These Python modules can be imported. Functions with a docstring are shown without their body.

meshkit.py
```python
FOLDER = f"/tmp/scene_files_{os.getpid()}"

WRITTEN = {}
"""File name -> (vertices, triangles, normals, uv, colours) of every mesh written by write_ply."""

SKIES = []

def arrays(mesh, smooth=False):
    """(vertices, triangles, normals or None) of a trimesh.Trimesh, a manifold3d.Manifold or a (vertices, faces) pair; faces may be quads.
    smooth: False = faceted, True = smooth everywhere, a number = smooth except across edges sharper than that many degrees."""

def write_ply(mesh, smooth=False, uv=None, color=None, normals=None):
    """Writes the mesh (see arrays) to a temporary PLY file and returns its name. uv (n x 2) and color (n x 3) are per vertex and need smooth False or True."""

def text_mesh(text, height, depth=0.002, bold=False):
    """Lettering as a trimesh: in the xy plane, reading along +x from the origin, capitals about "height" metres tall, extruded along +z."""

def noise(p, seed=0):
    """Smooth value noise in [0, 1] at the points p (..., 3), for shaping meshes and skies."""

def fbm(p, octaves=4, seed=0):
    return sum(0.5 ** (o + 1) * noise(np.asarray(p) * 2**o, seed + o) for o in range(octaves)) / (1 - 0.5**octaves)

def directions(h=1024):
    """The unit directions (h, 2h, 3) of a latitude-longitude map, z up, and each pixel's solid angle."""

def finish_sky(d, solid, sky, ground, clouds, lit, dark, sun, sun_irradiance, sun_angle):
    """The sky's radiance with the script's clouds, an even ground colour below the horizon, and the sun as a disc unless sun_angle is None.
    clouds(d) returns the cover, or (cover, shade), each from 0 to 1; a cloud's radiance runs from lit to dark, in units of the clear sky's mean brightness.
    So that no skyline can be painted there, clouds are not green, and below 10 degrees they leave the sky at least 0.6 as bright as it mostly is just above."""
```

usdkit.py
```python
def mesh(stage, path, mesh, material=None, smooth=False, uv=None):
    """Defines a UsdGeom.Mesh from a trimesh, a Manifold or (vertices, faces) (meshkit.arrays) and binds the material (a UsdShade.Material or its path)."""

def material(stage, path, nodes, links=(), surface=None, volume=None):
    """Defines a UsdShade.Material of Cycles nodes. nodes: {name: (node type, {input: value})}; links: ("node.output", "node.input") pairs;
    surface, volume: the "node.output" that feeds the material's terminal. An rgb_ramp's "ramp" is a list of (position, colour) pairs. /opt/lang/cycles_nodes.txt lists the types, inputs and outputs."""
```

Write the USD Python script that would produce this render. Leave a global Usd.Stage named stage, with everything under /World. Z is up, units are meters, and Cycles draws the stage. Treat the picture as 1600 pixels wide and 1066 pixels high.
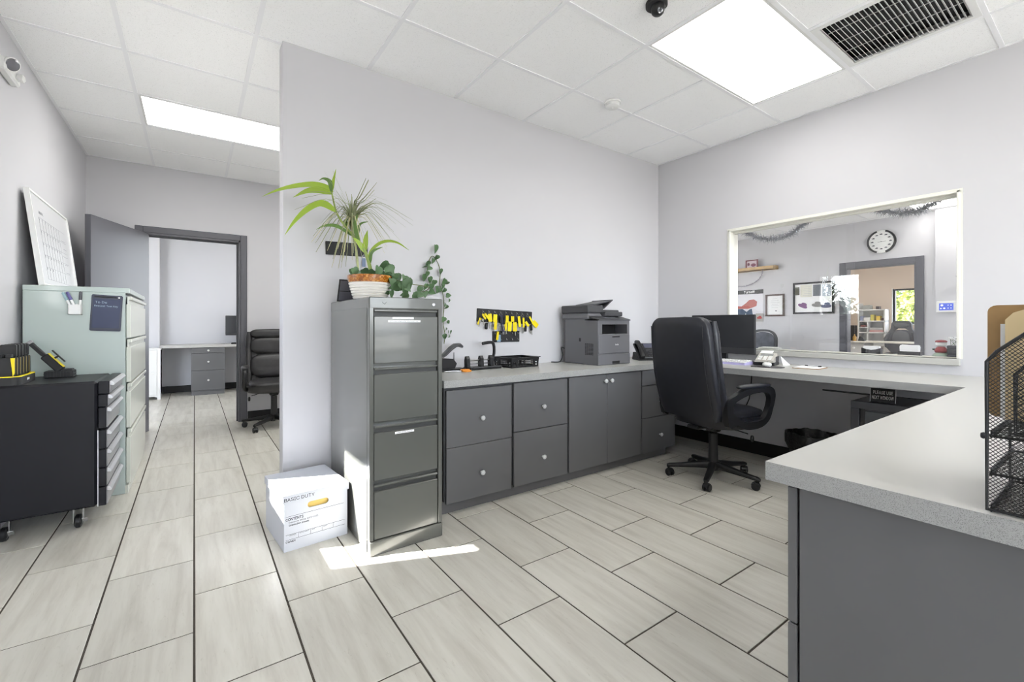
import math, random
import numpy as np, trimesh, usdkit, meshkit
from pxr import Usd, UsdGeom, UsdLux, UsdShade, Gf, Sdf
from shapely.geometry import Polygon, LineString, box as sbox
from shapely import affinity

stage = Usd.Stage.CreateInMemory()
UsdGeom.Xform.Define(stage, '/World')
W = '/World/'
PI = math.pi
random.seed(7); RNG = np.random.default_rng(7)

# ------------------------------------------------------------------ camera, sky, sun, exposure
EYE_Z, YAW, FOCAL_PX = 1.127, math.radians(35.484), 696.6
EXPOSURE = 0.37
SKY_STRENGTH, SUN_STRENGTH = 6.0, 13.0
PANEL = 7.5                                   # radiance of the troffer diffusers
cam = UsdGeom.Camera.Define(stage, W + 'camera')
cam.CreateHorizontalApertureAttr(36.0)
cam.CreateFocalLengthAttr(36.0 * FOCAL_PX / 1600.0)
cam.CreateVerticalApertureOffsetAttr(-26.1 * 36.0 / 1600.0)
cam.CreateClippingRangeAttr(Gf.Vec2f(0.03, 500.0))
cam.CreateExposureAttr(EXPOSURE)
_s, _c = math.sin(YAW), math.cos(YAW)
cam.AddTransformOp().Set(Gf.Matrix4d(_c, -_s, 0, 0, 0, 0, 1, 0, -_s, -_c, 0, 0, 0, 0, EYE_Z, 1))

SUN = np.array([-1.0, 0.385, 0.92]); SUN /= np.linalg.norm(SUN)      # towards the sun
sky = UsdLux.DomeLight.Define(stage, W + 'sky')
sky_mat = usdkit.material(stage, W + 'Looks/sky', {
    "s": ("sky_texture", {"sky_type": "multiple_scattering", "sun_disc": False, "sun_elevation": math.asin(SUN[2]),
                          "sun_rotation": math.atan2(SUN[0], SUN[1])}),
    "h": ("hsv", {"saturation": 0.35}), "b": ("background_shader", {"strength": SKY_STRENGTH * 0.1})},
    [("s.color", "h.color"), ("h.color", "b.color")], surface="b.background")
UsdShade.MaterialBindingAPI.Apply(sky.GetPrim()).Bind(sky_mat)
sun = UsdLux.DistantLight.Define(stage, W + 'sun')
sun.CreateAngleAttr(0.6); sun.CreateIntensityAttr(SUN_STRENGTH / 8.61e-5); sun.CreateColorAttr(Gf.Vec3f(1.0, 0.985, 0.96))
_z = SUN; _x = np.cross([0, 0, 1.0], _z); _x /= np.linalg.norm(_x); _y = np.cross(_z, _x)
sun.AddTransformOp().Set(Gf.Matrix4d(*_x, 0, *_y, 0, *_z, 0, 0, 0, 0, 1))

# ------------------------------------------------------------------ materials
def lin(c):
    c = np.asarray(c, float) / 255.0
    return tuple(np.where(c <= 0.04045, c / 12.92, ((c + 0.055) / 1.055) ** 2.4))

_mats = {}
def pm(name, rgb, rough=0.5, metal=0.0, vary=None, bump=None, spec=0.5, coat=0.0, rnd=0.0, **kw):
    """principled material: rgb in sRGB 0-255; vary=(scale, amount) tone noise; bump=(scale, strength, distance); rnd = tone varied per piece"""
    if name in _mats: return _mats[name]
    c = lin(rgb)
    nodes = {"p": ("principled_bsdf", {"base_color": c, "roughness": rough, "metallic": metal, "specular_ior_level": spec, "coat_weight": coat, **kw})}
    links = []
    if vary or bump:
        nodes["tc"] = ("texture_coordinate", {})
    last = None
    if vary:
        nodes["n"] = ("noise_texture", {"scale": vary[0], "detail": 3.0})
        a = vary[1]
        nodes["r"] = ("rgb_ramp", {"ramp": [(0.3, tuple(np.clip(np.array(c) * (1 - a), 0, 1))), (0.7, tuple(np.clip(np.array(c) * (1 + a), 0, 1)))]})
        links += [("tc.object", "n.vector"), ("n.fac", "r.fac")]
        last = "r.color"
    if rnd:
        nodes["oi"] = ("object_info", {})
        nodes["mr"] = ("map_range", {"to_min": 1 - rnd, "to_max": 1 + rnd})
        nodes["hs"] = ("hsv", {"color": c})
        links += [("oi.random", "mr.value"), ("mr.result", "hs.value")] + ([(last, "hs.color")] if last else [])
        last = "hs.color"
    if last: links.append((last, "p.base_color"))
    if bump:
        nodes["bn"] = ("noise_texture", {"scale": bump[0], "detail": 3.0})
        nodes["b"] = ("bump", {"strength": bump[1], "distance": bump[2] if len(bump) > 2 else 0.002})
        links += [("tc.object", "bn.vector"), ("bn.fac", "b.height"), ("b.normal", "p.normal")]
    _mats[name] = usdkit.material(stage, W + 'Looks/' + name, nodes, links, surface="p.BSDF")
    return _mats[name]

def emit(name, rgb, strength):
    if name not in _mats:
        _mats[name] = usdkit.material(stage, W + 'Looks/' + name, {"e": ("emission", {"color": lin(rgb), "strength": strength})}, surface="e.emission")
    return _mats[name]

def speckled(name, rgb, dark, rough, scale=420.0):
    """laminate: fine dark specks in a pale ground"""
    if name in _mats: return _mats[name]
    c, d = np.array(lin(rgb)), np.array(lin(dark))
    _mats[name] = usdkit.material(stage, W + 'Looks/' + name, {
        "g": ("geometry", {}), "n": ("noise_texture", {"scale": scale, "detail": 2.0, "roughness": 0.6}),
        "r": ("rgb_ramp", {"ramp": [(0.0, tuple(d)), (0.36, tuple(d)), (0.46, tuple(c)), (0.62, tuple(c * 1.03)), (0.72, tuple(np.clip(c * 1.16, 0, 1)))]}),
        "p": ("principled_bsdf", {"roughness": rough, "specular_ior_level": 0.45})},
        [("g.position", "n.vector"), ("n.fac", "r.fac"), ("r.color", "p.base_color")], surface="p.BSDF")
    return _mats[name]

def floor_tile_mat():
    cs = [(184, 180, 169), (197, 193, 183), (206, 203, 193), (214, 211, 202)]
    return usdkit.material(stage, W + 'Looks/floor_tile', {
        "g": ("geometry", {}), "oi": ("object_info", {}),
        "m": ("math", {"math_type": "multiply", "value2": 37.0}), "cx": ("combine_xyz", {}),
        "v": ("vector_math", {"math_type": "add"}),
        "mp": ("mapping", {"scale": (16.0, 1.6, 1.0)}),
        "n": ("noise_texture", {"scale": 1.0, "detail": 7.0, "roughness": 0.62, "distortion": 0.35}),
        "mp2": ("mapping", {"scale": (70.0, 16.0, 1.0)}),
        "n2": ("noise_texture", {"scale": 1.0, "detail": 6.0, "roughness": 0.75, "distortion": 1.2}),
        "r": ("rgb_ramp", {"ramp": [(0.28, lin(cs[0])), (0.42, lin(cs[1])), (0.55, lin(cs[2])), (0.75, lin(cs[3]))]}),
        "r2": ("rgb_ramp", {"ramp": [(0.28, (0.74, 0.72, 0.68)), (0.40, (0.97, 0.97, 0.97)), (1.0, (1, 1, 1))]}),
        "mx": ("mix_color", {"blend_type": "multiply", "fac": 0.8}),
        "mr": ("map_range", {"to_min": 0.95, "to_max": 1.05}), "hs": ("hsv", {}),
        "p": ("principled_bsdf", {"roughness": 0.3, "specular_ior_level": 0.45})},
        [("oi.random", "m.value1"), ("m.value", "cx.x"), ("m.value", "cx.y"), ("g.position", "v.vector1"), ("cx.vector", "v.vector2"),
         ("v.vector", "mp.vector"), ("mp.vector", "n.vector"), ("v.vector", "mp2.vector"), ("mp2.vector", "n2.vector"),
         ("n.fac", "r.fac"), ("n2.fac", "r2.fac"), ("r.color", "mx.a"), ("r2.color", "mx.b"), ("mx.result", "hs.color"),
         ("oi.random", "mr.value"), ("mr.result", "hs.value"), ("hs.color", "p.base_color")], surface="p.BSDF")

def ceiling_tile_mat():
    c = lin((250, 250, 250))
    return usdkit.material(stage, W + 'Looks/ceiling_tile', {
        "g": ("geometry", {}), "n": ("noise_texture", {"scale": 190.0, "detail": 3.0, "roughness": 0.7}),
        "r": ("rgb_ramp", {"ramp": [(0.30, tuple(0.72 * np.array(c))), (0.42, c), (1.0, c)]}),
        "b": ("bump", {"strength": 0.35, "distance": 0.002}),
        "p": ("principled_bsdf", {"roughness": 0.95, "specular_ior_level": 0.1})},
        [("g.position", "n.vector"), ("n.fac", "r.fac"), ("r.color", "p.base_color"), ("n.fac", "b.height"), ("b.normal", "p.normal")], surface="p.BSDF")

def pane_mat(name, tint=(1, 1, 1), f0=0.045):
    """clear sheet glass: plain transparency with a mirror by Schlick's rule on either face"""
    if name not in _mats:
        _mats[name] = usdkit.material(stage, W + 'Looks/' + name, {
            "t": ("transparent_bsdf", {"color": tint}), "g": ("glossy_bsdf", {"roughness": 0.0, "color": (1, 1, 1)}),
            "w": ("layer_weight", {}), "p": ("math", {"math_type": "power", "value2": 5.0}), "r": ("map_range", {"to_min": f0, "to_max": 1.0}), "m": ("mix_closure", {})},
            [("w.facing", "p.value1"), ("p.value", "r.value"), ("r.result", "m.fac"), ("t.BSDF", "m.closure1"), ("g.BSDF", "m.closure2")], surface="m.closure")
    return _mats[name]

def leaf_mat(name, rgb, rough=0.4, rnd=0.18):
    if name not in _mats:
        c = lin(rgb)
        _mats[name] = usdkit.material(stage, W + 'Looks/' + name, {
            "oi": ("object_info", {}), "mr": ("map_range", {"to_min": 1 - rnd, "to_max": 1 + rnd}), "hs": ("hsv", {"color": c}),
            "p": ("principled_bsdf", {"roughness": rough}), "t": ("translucent_bsdf", {}), "m": ("mix_closure", {"fac": 0.25})},
            [("oi.random", "mr.value"), ("mr.result", "hs.value"), ("hs.color", "p.base_color"), ("hs.color", "t.color"), ("p.BSDF", "m.closure1"), ("t.BSDF", "m.closure2")], surface="m.closure")
    return _mats[name]

M_wall = pm('wall_paint', (201, 200, 203), 0.75, bump=(260, 0.12, 0.001), spec=0.3)
M_wall_white = pm('white_wall_paint', (208, 208, 212), 0.75, bump=(260, 0.12, 0.001), spec=0.3)
M_beige = pm('beige_wall_paint', (214, 198, 182), 0.8, spec=0.3)
M_base = pm('black_cove_base', (16, 16, 18), 0.5)
M_tee = pm('ceiling_tee_metal', (240, 240, 242), 0.5)
M_grout = pm('floor_grout', (72, 66, 58), 0.95, vary=(60, 0.15))
M_cab = pm('grey_laminate', (97, 97, 98), 0.42, vary=(5, 0.03))
M_cab_dark = pm('dark_cabinet_carcass', (60, 60, 62), 0.55)
M_ctr = speckled('counter_laminate', (184, 183, 178), (172, 171, 167), 0.3, 700.0)
M_ctr_edge = speckled('counter_edge_laminate', (158, 158, 156), (122, 122, 121), 0.42, 640.0)
M_door = pm('grey_door_paint', (90, 90, 96), 0.42, bump=(60, 0.06))
M_white_pl = pm('white_plastic', (228, 228, 226), 0.35)
M_white_paint = pm('white_painted_wood', (230, 230, 228), 0.4)
M_cream = pm('cream_trim_paint', (226, 225, 216), 0.4)
M_black = pm('black_plastic', (22, 22, 24), 0.38)
M_black_m = pm('matte_black_plastic', (30, 30, 32), 0.6)
M_leather = pm('black_leather', (31, 32, 38), 0.33, vary=(30, 0.12), bump=(420, 0.12, 0.001))
M_leather2 = pm('worn_dark_leather', (44, 43, 44), 0.36, vary=(18, 0.2), bump=(300, 0.3, 0.002))
M_chrome = pm('brushed_steel', (200, 200, 202), 0.25, 1.0)
M_alu = pm('aluminium_trim', (200, 200, 203), 0.32, 0.45)
M_paper = pm('white_paper', (236, 236, 236), 0.8)
M_ink = pm('dark_print', (58, 60, 68), 0.8)
M_ink_grey = pm('grey_print', (140, 141, 146), 0.8)
M_glass = pane_mat('clear_pane')
M_yellow = pm('yellow_plastic', (238, 214, 22), 0.4, rnd=0.08)
M_wood = pm('pale_wood', (196, 164, 116), 0.55, vary=(14, 0.12))

# ------------------------------------------------------------------ geometry helpers
def cat(ms): return trimesh.util.concatenate([m for m in ms if m is not None])
def mv(m, x=0, y=0, z=0): m = m.copy(); m.apply_translation([x, y, z]); return m
def rot(m, deg, axis=(0, 0, 1), at=(0, 0, 0)):
    m = m.copy(); m.apply_transform(trimesh.transformations.rotation_matrix(math.radians(deg), axis, at)); return m
def frame(m, o, X, Y, Z):
    m = m.copy(); t = np.eye(4); t[:3, 0], t[:3, 1], t[:3, 2], t[:3, 3] = X, Y, Z, o; m.apply_transform(t)
    if np.linalg.det(t[:3, :3]) < 0: m.invert()
    return m
def bx(x0, y0, z0, x1, y1, z1, c=0.0):
    """box by its corners with chamfered edges"""
    a, b = np.minimum([x0, y0, z0], [x1, y1, z1]).astype(float), np.maximum([x0, y0, z0], [x1, y1, z1]).astype(float)
    c = min(c, 0.45 * float((b - a).min()))
    if c <= 0:
        m = trimesh.creation.box(b - a); m.apply_translation((a + b) / 2); return m
    pts = []
    for k in range(3):
        for s in np.ndindex(2, 2, 2):
            p = np.where(s, b, a).astype(float)
            for j in range(3):
                if j != k: p[j] += c * (1 - 2 * s[j])
            pts.append(p)
    return trimesh.Trimesh(*_hull(np.array(pts)), process=False)
def _hull(p):
    h = trimesh.convex.convex_hull(p); return h.vertices, h.faces
def hull(p): return trimesh.Trimesh(*_hull(np.asarray(p, float)), process=False)
def prism(pts, d, o=(0, 0, 0), X=(1, 0, 0), Y=(0, 1, 0)):
    """polygon (list or shapely) in the X, Y directions, extruded by d along X x Y"""
    g = pts if hasattr(pts, 'geom_type') else Polygon(pts)
    m = cat([trimesh.creation.extrude_polygon(q, abs(d), engine="earcut") for q in getattr(g, 'geoms', [g])])
    X, Y = np.array(X, float), np.array(Y, float); Z = np.cross(X, Y)
    if d < 0: m.apply_translation([0, 0, d])
    return frame(m, o, X, Y, Z)
def rrect(x0, y0, x1, y1, r, n=4):
    return sbox(x0 + r, y0 + r, x1 - r, y1 - r).buffer(r, quad_segs=n)
def cyl(p, q, r, n=16, r2=None):
    p, q = np.array(p, float), np.array(q, float); return tube([p, q], [r, r if r2 is None else r2], n)
def tube(pts, r, n=8, closed=False):
    p = np.asarray(pts, float); k = len(p); r = np.broadcast_to(np.asarray(r, float), (k,))
    t = np.gradient(p, axis=0) if not closed else np.roll(p, -1, 0) - np.roll(p, 1, 0)
    t /= np.linalg.norm(t, axis=1, keepdims=True) + 1e-12
    a = np.cross(t[0], [0, 0, 1.0] if abs(t[0][2]) < 0.9 else [1.0, 0, 0]); a /= np.linalg.norm(a)
    A = []
    for i in range(k):
        a = a - t[i] * (a @ t[i]); a /= np.linalg.norm(a) + 1e-12; A.append(a)
    A = np.array(A); B = np.cross(t, A); ang = np.arange(n) * 2 * PI / n
    v = p[:, None] + r[:, None, None] * (np.cos(ang)[None, :, None] * A[:, None] + np.sin(ang)[None, :, None] * B[:, None])
    return rings(v, caps=not closed, closed=closed)
def rings(v, caps=True, closed=False):
    """mesh through rings of points (k, n, 3)"""
    k, n = v.shape[:2]; f = []
    for i in range(k if closed else k - 1):
        a, b = i * n, ((i + 1) % k) * n
        for j in range(n):
            j2 = (j + 1) % n; f += [[a + j, a + j2, b + j2], [a + j, b + j2, b + j]]
    V = v.reshape(-1, 3)
    if caps:
        c0, c1 = len(V), len(V) + 1; V = np.vstack([V, v[0].mean(0), v[-1].mean(0)]); b = (k - 1) * n
        for j in range(n):
            j2 = (j + 1) % n; f += [[c0, j2, j], [c1, b + j, b + j2]]
    m = trimesh.Trimesh(V, np.array(f), process=False)
    if m.volume < 0: m.invert()
    return m
def lathe(prof, n=28, at=(0, 0, 0)):
    """profile of (radius, z) about the z axis"""
    ang = np.arange(n) * 2 * PI / n
    v = np.array([[[r * math.cos(a), r * math.sin(a), z] for a in ang] for r, z in prof])
    return mv(rings(v), *at)
def sell(a, b, e=2.6, n=24):
    t = np.arange(n) * 2 * PI / n; c, s = np.cos(t), np.sin(t)
    return a * np.sign(c) * np.abs(c) ** (2 / e), b * np.sign(s) * np.abs(s) ** (2 / e)
def cushion(cx, cy, cz, hx, hy, hz, e=3.0, n=26, k=9, ez=2.6):
    """plump superellipsoid pad"""
    out = []
    for t in np.linspace(-1, 1, k):
        t = math.sin(t * PI / 2); s = max(1e-3, (1 - abs(t) ** ez) ** (1 / ez))
        x, y = sell(hx * s, hy * s, e, n); out.append(np.stack([cx + x, cy + y, np.full(n, cz + hz * t)], 1))
    return rings(np.array(out))
def blade(pts, w, up=(0, 0, 1), fold=0.25):
    """leaf strip along a curve: widths w, a shallow V in section, both sides modelled as one thin solid"""
    p = np.asarray(pts, float); k = len(p); w = np.asarray(w, float)
    t = np.gradient(p, axis=0); t /= np.linalg.norm(t, axis=1, keepdims=True) + 1e-12
    s = np.cross(t, np.asarray(up, float)); s /= np.linalg.norm(s, axis=1, keepdims=True) + 1e-9
    nrm = np.cross(s, t)
    L, R = p - s * w[:, None] + nrm * (w * fold)[:, None], p + s * w[:, None] + nrm * (w * fold)[:, None]
    V = np.vstack([L, p, R]); f = []
    for i in range(k - 1):
        for a in (0, k):
            q = [a + i, a + i + 1, a + k + i + 1, a + k + i]; f += [[q[0], q[1], q[2]], [q[0], q[2], q[3]]]
    return trimesh.Trimesh(V, np.array(f), process=False)
def curve(ctrl, n=12):
    """smooth curve through control points (Catmull-Rom)"""
    c = np.asarray(ctrl, float); c = np.vstack([2 * c[0] - c[1], c, 2 * c[-1] - c[-2]]); out = []
    m = len(c) - 3; per = max(2, n // m)
    for i in range(m):
        p0, p1, p2, p3 = c[i:i + 4]
        for t in np.linspace(0, 1, per, endpoint=False):
            out.append(0.5 * (2 * p1 + (p2 - p0) * t + (2 * p0 - 5 * p1 + 4 * p2 - p3) * t ** 2 + (3 * p1 - p0 - 3 * p2 + p3) * t ** 3))
    return np.array(out + [c[-2]])
def heart_leaf(o, d, side, size, droop=0.3):
    """heart-shaped leaf from o along d, width along side"""
    d = np.array(d, float); d /= np.linalg.norm(d); side = np.array(side, float); side -= d * (d @ side); side /= np.linalg.norm(side); nn = np.cross(side, d)
    prof = [(0.0, 0.02), (-0.06, 0.22), (0.05, 0.40), (0.25, 0.46), (0.5, 0.38), (0.75, 0.2), (1.0, 0.0)]
    mid = [(0.0, 0), (0.02, 0), (0.1, 0), (0.3, 0), (0.52, 0), (0.76, 0), (1.0, 0)]
    V = []
    for sgn in (-1, 0, 1):
        for (x, y), (mx, _) in zip(prof, mid):
            xx = mx if sgn == 0 else x; yy = 0 if sgn == 0 else sgn * y
            V.append(np.array(o) + size * (xx * d + yy * side + nn * (-droop * xx * xx + 0.25 * abs(yy))))
    k = len(prof); f = []
    for a in (0, k):
        for i in range(k - 1):
            f += [[a + i, a + i + 1, a + k + i + 1], [a + i, a + k + i + 1, a + k + i]]
    return trimesh.Trimesh(np.array(V), np.array(f), process=False)
def text(s, h, o, X, Y, depth=0.0008, bold=False, width=None):
    m = meshkit.text_mesh(s, h, depth, bold); m.apply_translation([-m.bounds[0][0], 0, 0])
    if width: m.apply_scale([width / m.extents[0], 1, 1])
    X, Y = np.array(X, float), np.array(Y, float); X /= np.linalg.norm(X); Y /= np.linalg.norm(Y)
    return frame(m, o, X, Y, np.cross(X, Y))

# ------------------------------------------------------------------ scene-tree helpers
_used = {}
def numbered(parent, name):
    k = (parent, name); n = _used.get(k, 0); _used[k] = n + 1
    return name if n == 0 else f'{name}_{n:03d}'
def tag(prim, label=None, category=None, group=None, kind=None):
    for k, v in (('label', label), ('category', category), ('group', group), ('kind', kind)):
        if v: prim.SetCustomDataByKey(k, v)
    return prim
def thing(name, label, category, loc=(0, 0, 0), rz=0, group=None, kind=None):
    x = UsdGeom.Xform.Define(stage, W + numbered('/World', name))
    x.AddTranslateOp().Set(Gf.Vec3d(*map(float, loc))); x.AddRotateZOp().Set(float(rz))
    return tag(x.GetPrim(), label, category, group, kind)
def part(parent, name, mesh, mat, label=None, smooth=None, kind=None):
    p = str(parent.GetPath()); m = usdkit.mesh(stage, p + '/' + numbered(p, name), mesh, mat, smooth=smooth or False)
    return tag(m.GetPrim(), label, None, None, kind)
def solo(name, label, category, mesh, mat, smooth=None, group=None, kind=None):
    m = usdkit.mesh(stage, W + numbered('/World', name), mesh, mat, smooth=smooth or False)
    return tag(m.GetPrim(), label, category, group, kind)
def dup(src, loc, rz, label, group=None):
    d = src.GetCustomData()
    x = UsdGeom.Xform.Define(stage, W + numbered('/World', stem_of(src)))
    x.GetPrim().GetReferences().AddInternalReference(src.GetPath())
    x.ClearXformOpOrder(); x.GetPrim().GetAttribute('xformOp:translate').Set(Gf.Vec3d(*map(float, loc))); x.GetPrim().GetAttribute('xformOp:rotateZ').Set(float(rz))
    x.SetXformOpOrder([UsdGeom.XformOp(x.GetPrim().GetAttribute('xformOp:translate')), UsdGeom.XformOp(x.GetPrim().GetAttribute('xformOp:rotateZ'))])
    x.GetPrim().SetInstanceable(True)
    return tag(x.GetPrim(), label, d['category'], group or d.get('group'))
def stem_of(p):
    n = p.GetName(); return n[:-4] if n[-4:-3] == '_' and n[-3:].isdigit() else n
UP = (0, 0, 1)

# ------------------------------------------------------------------ the room shell
XL, XC, YB, YF, HC = -0.87, 3.98, 2.93, 6.03, 2.80
TK = 0.12                                                            # wall thickness
Y0, XD, YLOB = -4.0, 8.85, 5.6                                       # wall behind the camera, lobby wall, lobby end
def wall_x(x, t, y0, y1, holes=(), z1=2.9):
    """wall in the plane x..x+t with rectangular holes (ya, yb, za, zb)"""
    g = sbox(y0, 0, y1, z1)
    for a, b, c, d in holes: g = g.difference(sbox(a, c, b, d))
    return prism(g, t, (x, 0, 0), (0, 1, 0), UP)
def wall_y(y, t, x0, x1, holes=(), z1=2.9):
    g = sbox(x0, 0, x1, z1)
    for a, b, c, d in holes: g = g.difference(sbox(a, c, b, d))
    return prism(g, -t, (0, y, 0), (1, 0, 0), UP)
def structure(name, label, mesh, mat, category='wall'):
    return solo(name, label, category, mesh, mat, kind='structure')

SUNWIN = (2.69, 3.245, 1.28, 1.965)
structure('wall_left', 'pale grey wall behind the tool chest and the mint file cabinet',
          wall_x(XL - TK, TK, Y0, YF + TK, [SUNWIN, (-3.6, -1.9, 0.85, 2.45)]), M_wall)
structure('wall_partition', 'pale grey partition wall behind the printer and the potted plant, with a free end',
          bx(0.425, YB, 0, XC + 0.02, YB + TK, HC + 0.05, 0.003), M_wall)
WIN = (0.656, 2.168, 0.905, 1.985)
structure('wall_right', 'pale grey wall with the wide reception window', wall_x(XC, TK, Y0, YF + TK, [WIN]), M_wall)
D1 = (-0.435, 0.436, 0, 2.09)
structure('wall_far', 'pale grey wall with the open grey doorway', wall_y(YF, TK, XL - TK, XC + TK, [D1, (1.85, 3.7, 0.5, 2.45)]), M_wall)
structure('wall_front', 'pale grey wall of the front office behind the viewer', wall_y(Y0 - TK, TK, XL - TK, XC + TK, [(-0.2, 3.5, 0.6, 2.55)]), M_wall)
# far office beyond the grey doorway
FX0, FX1, FY1 = -1.6, 1.66, 9.2
structure('wall_office_back', 'white wall behind the desk in the office beyond the grey doorway',
          prism([(FX0 - TK, 8.86), (-0.44, 8.86), (-0.44, FY1), (FX1 + TK, FY1), (FX1 + TK, FY1 + TK), (FX0 - TK, FY1 + TK)], 2.9), M_wall_white)
structure('wall_office_left', 'white side wall of the office beyond the grey doorway', wall_x(FX0 - TK, TK, YF + TK, FY1), M_wall_white)
structure('wall_office_right', 'white window wall of the office beyond the grey doorway', wall_x(FX1, TK, YF + TK, FY1, [(6.8, 8.7, 0.9, 2.4)]), M_wall_white)
# lobby behind the reception window, and the beige office behind it
D2 = (1.93, 2.82, 0, 2.062)
structure('wall_lobby_back', 'grey lobby wall with the wall clock and a grey door frame',
          cat([wall_x(XD, TK, 1.70, YLOB, [D2]), bx(XD - 0.1, -2.0, 0, XD + TK, 1.70, 2.9)]), M_wall)
structure('wall_lobby_left', 'grey end wall of the lobby', wall_y(YLOB, TK, XC + TK, XD + TK, [(4.6, 8.2, 0.6, 2.5)]), M_wall)
structure('wall_lobby_right', 'grey lobby wall with the wide shop front glazing', wall_y(-2.0 - TK, TK, XC + TK, XD + TK, [(4.6, 6.2, 0.1, 2.5)]), M_wall)
OX1, OY0, OY1 = 13.2, 0.6, 5.2
W3 = (1.9, 3.295, 1.14, 1.942)
structure('wall_beige_back', 'beige wall with the garden window, seen through the lobby doorway', wall_x(OX1, TK, OY0, OY1, [W3]), M_beige)
structure('wall_beige_left', 'beige side wall of the office behind the lobby', wall_y(OY1, TK, XD + TK, OX1 + TK), M_beige)
structure('wall_beige_right', 'beige window wall of the office behind the lobby', wall_y(OY0 - TK, TK, XD + TK, OX1 + TK, [(9.6, 12.0, 0.9, 2.4)]), M_beige)

# floor: grout bed and single tiles
fl = thing('floor', 'pale travertine look plank tile floor with dark grout', 'floor', kind='structure')
part(fl, 'grout', cat([bx(XL - TK, Y0 - TK, -0.1, XC + TK, YF + TK, -0.0025), bx(FX0 - TK, YF + TK, -0.1, FX1 + TK, FY1 + 0.2, -0.0025)]), M_grout)
part(fl, 'lobby_floor', cat([bx(XC + TK, -2.2, -0.1, XD + TK, YLOB + TK, 0), bx(XD + TK, OY0 - TK, -0.1, OX1 + TK, OY1 + TK, 0)]),
     pm('lobby_floor', (186, 182, 174), 0.4, vary=(4, 0.05)))
M_tile = floor_tile_mat()
TW, TL, G2, G3 = 0.3088, 0.615, 0.0036, 0.0032
def seen(x, y):                        # the part of the floor the photograph looks at
    r, f = x * _c - y * _s, x * _s + y * _c
    return f > 0.9 and abs(r) < 1.25 * f
rest = []
for i in range(-6, 13):
    ph = 0.16 if i % 2 else 0.435
    for j in range(-8, 16):
        x0, x1 = i * TW + G2, (i + 1) * TW - G2
        y0, y1 = ph + j * TL + G3, ph + (j + 1) * TL - G3
        for (a, b, c, d) in ((XL, Y0, XC, YF), (D1[0], YF, D1[1], YF + TK), (FX0, YF + TK, FX1, FY1)):
            X0, X1, YY0, YY1 = max(x0, a), min(x1, c), max(y0, b), min(y1, d)
            if X1 - X0 < 0.01 or YY1 - YY0 < 0.01: continue
            m = bx(X0, YY0, -0.008, X1, YY1, 0.0, 0.0012)
            near = seen((X0 + X1) / 2, (YY0 + YY1) / 2) and (YY0 < YF or X0 < 1.2) and not (X0 > 1.2 and YY0 > YB)
            if near: part(fl, 'tile', m, M_tile)
            else: rest.append(m)
part(fl, 'unseen_tiles', cat(rest), M_tile, kind='stuff')
structure('ground', 'pale paved ground around the building', bx(-40, -40, -0.3, 50, 40, -0.12), pm('paving', (150, 148, 142), 0.9, vary=(2, 0.1)), 'ground')

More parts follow.
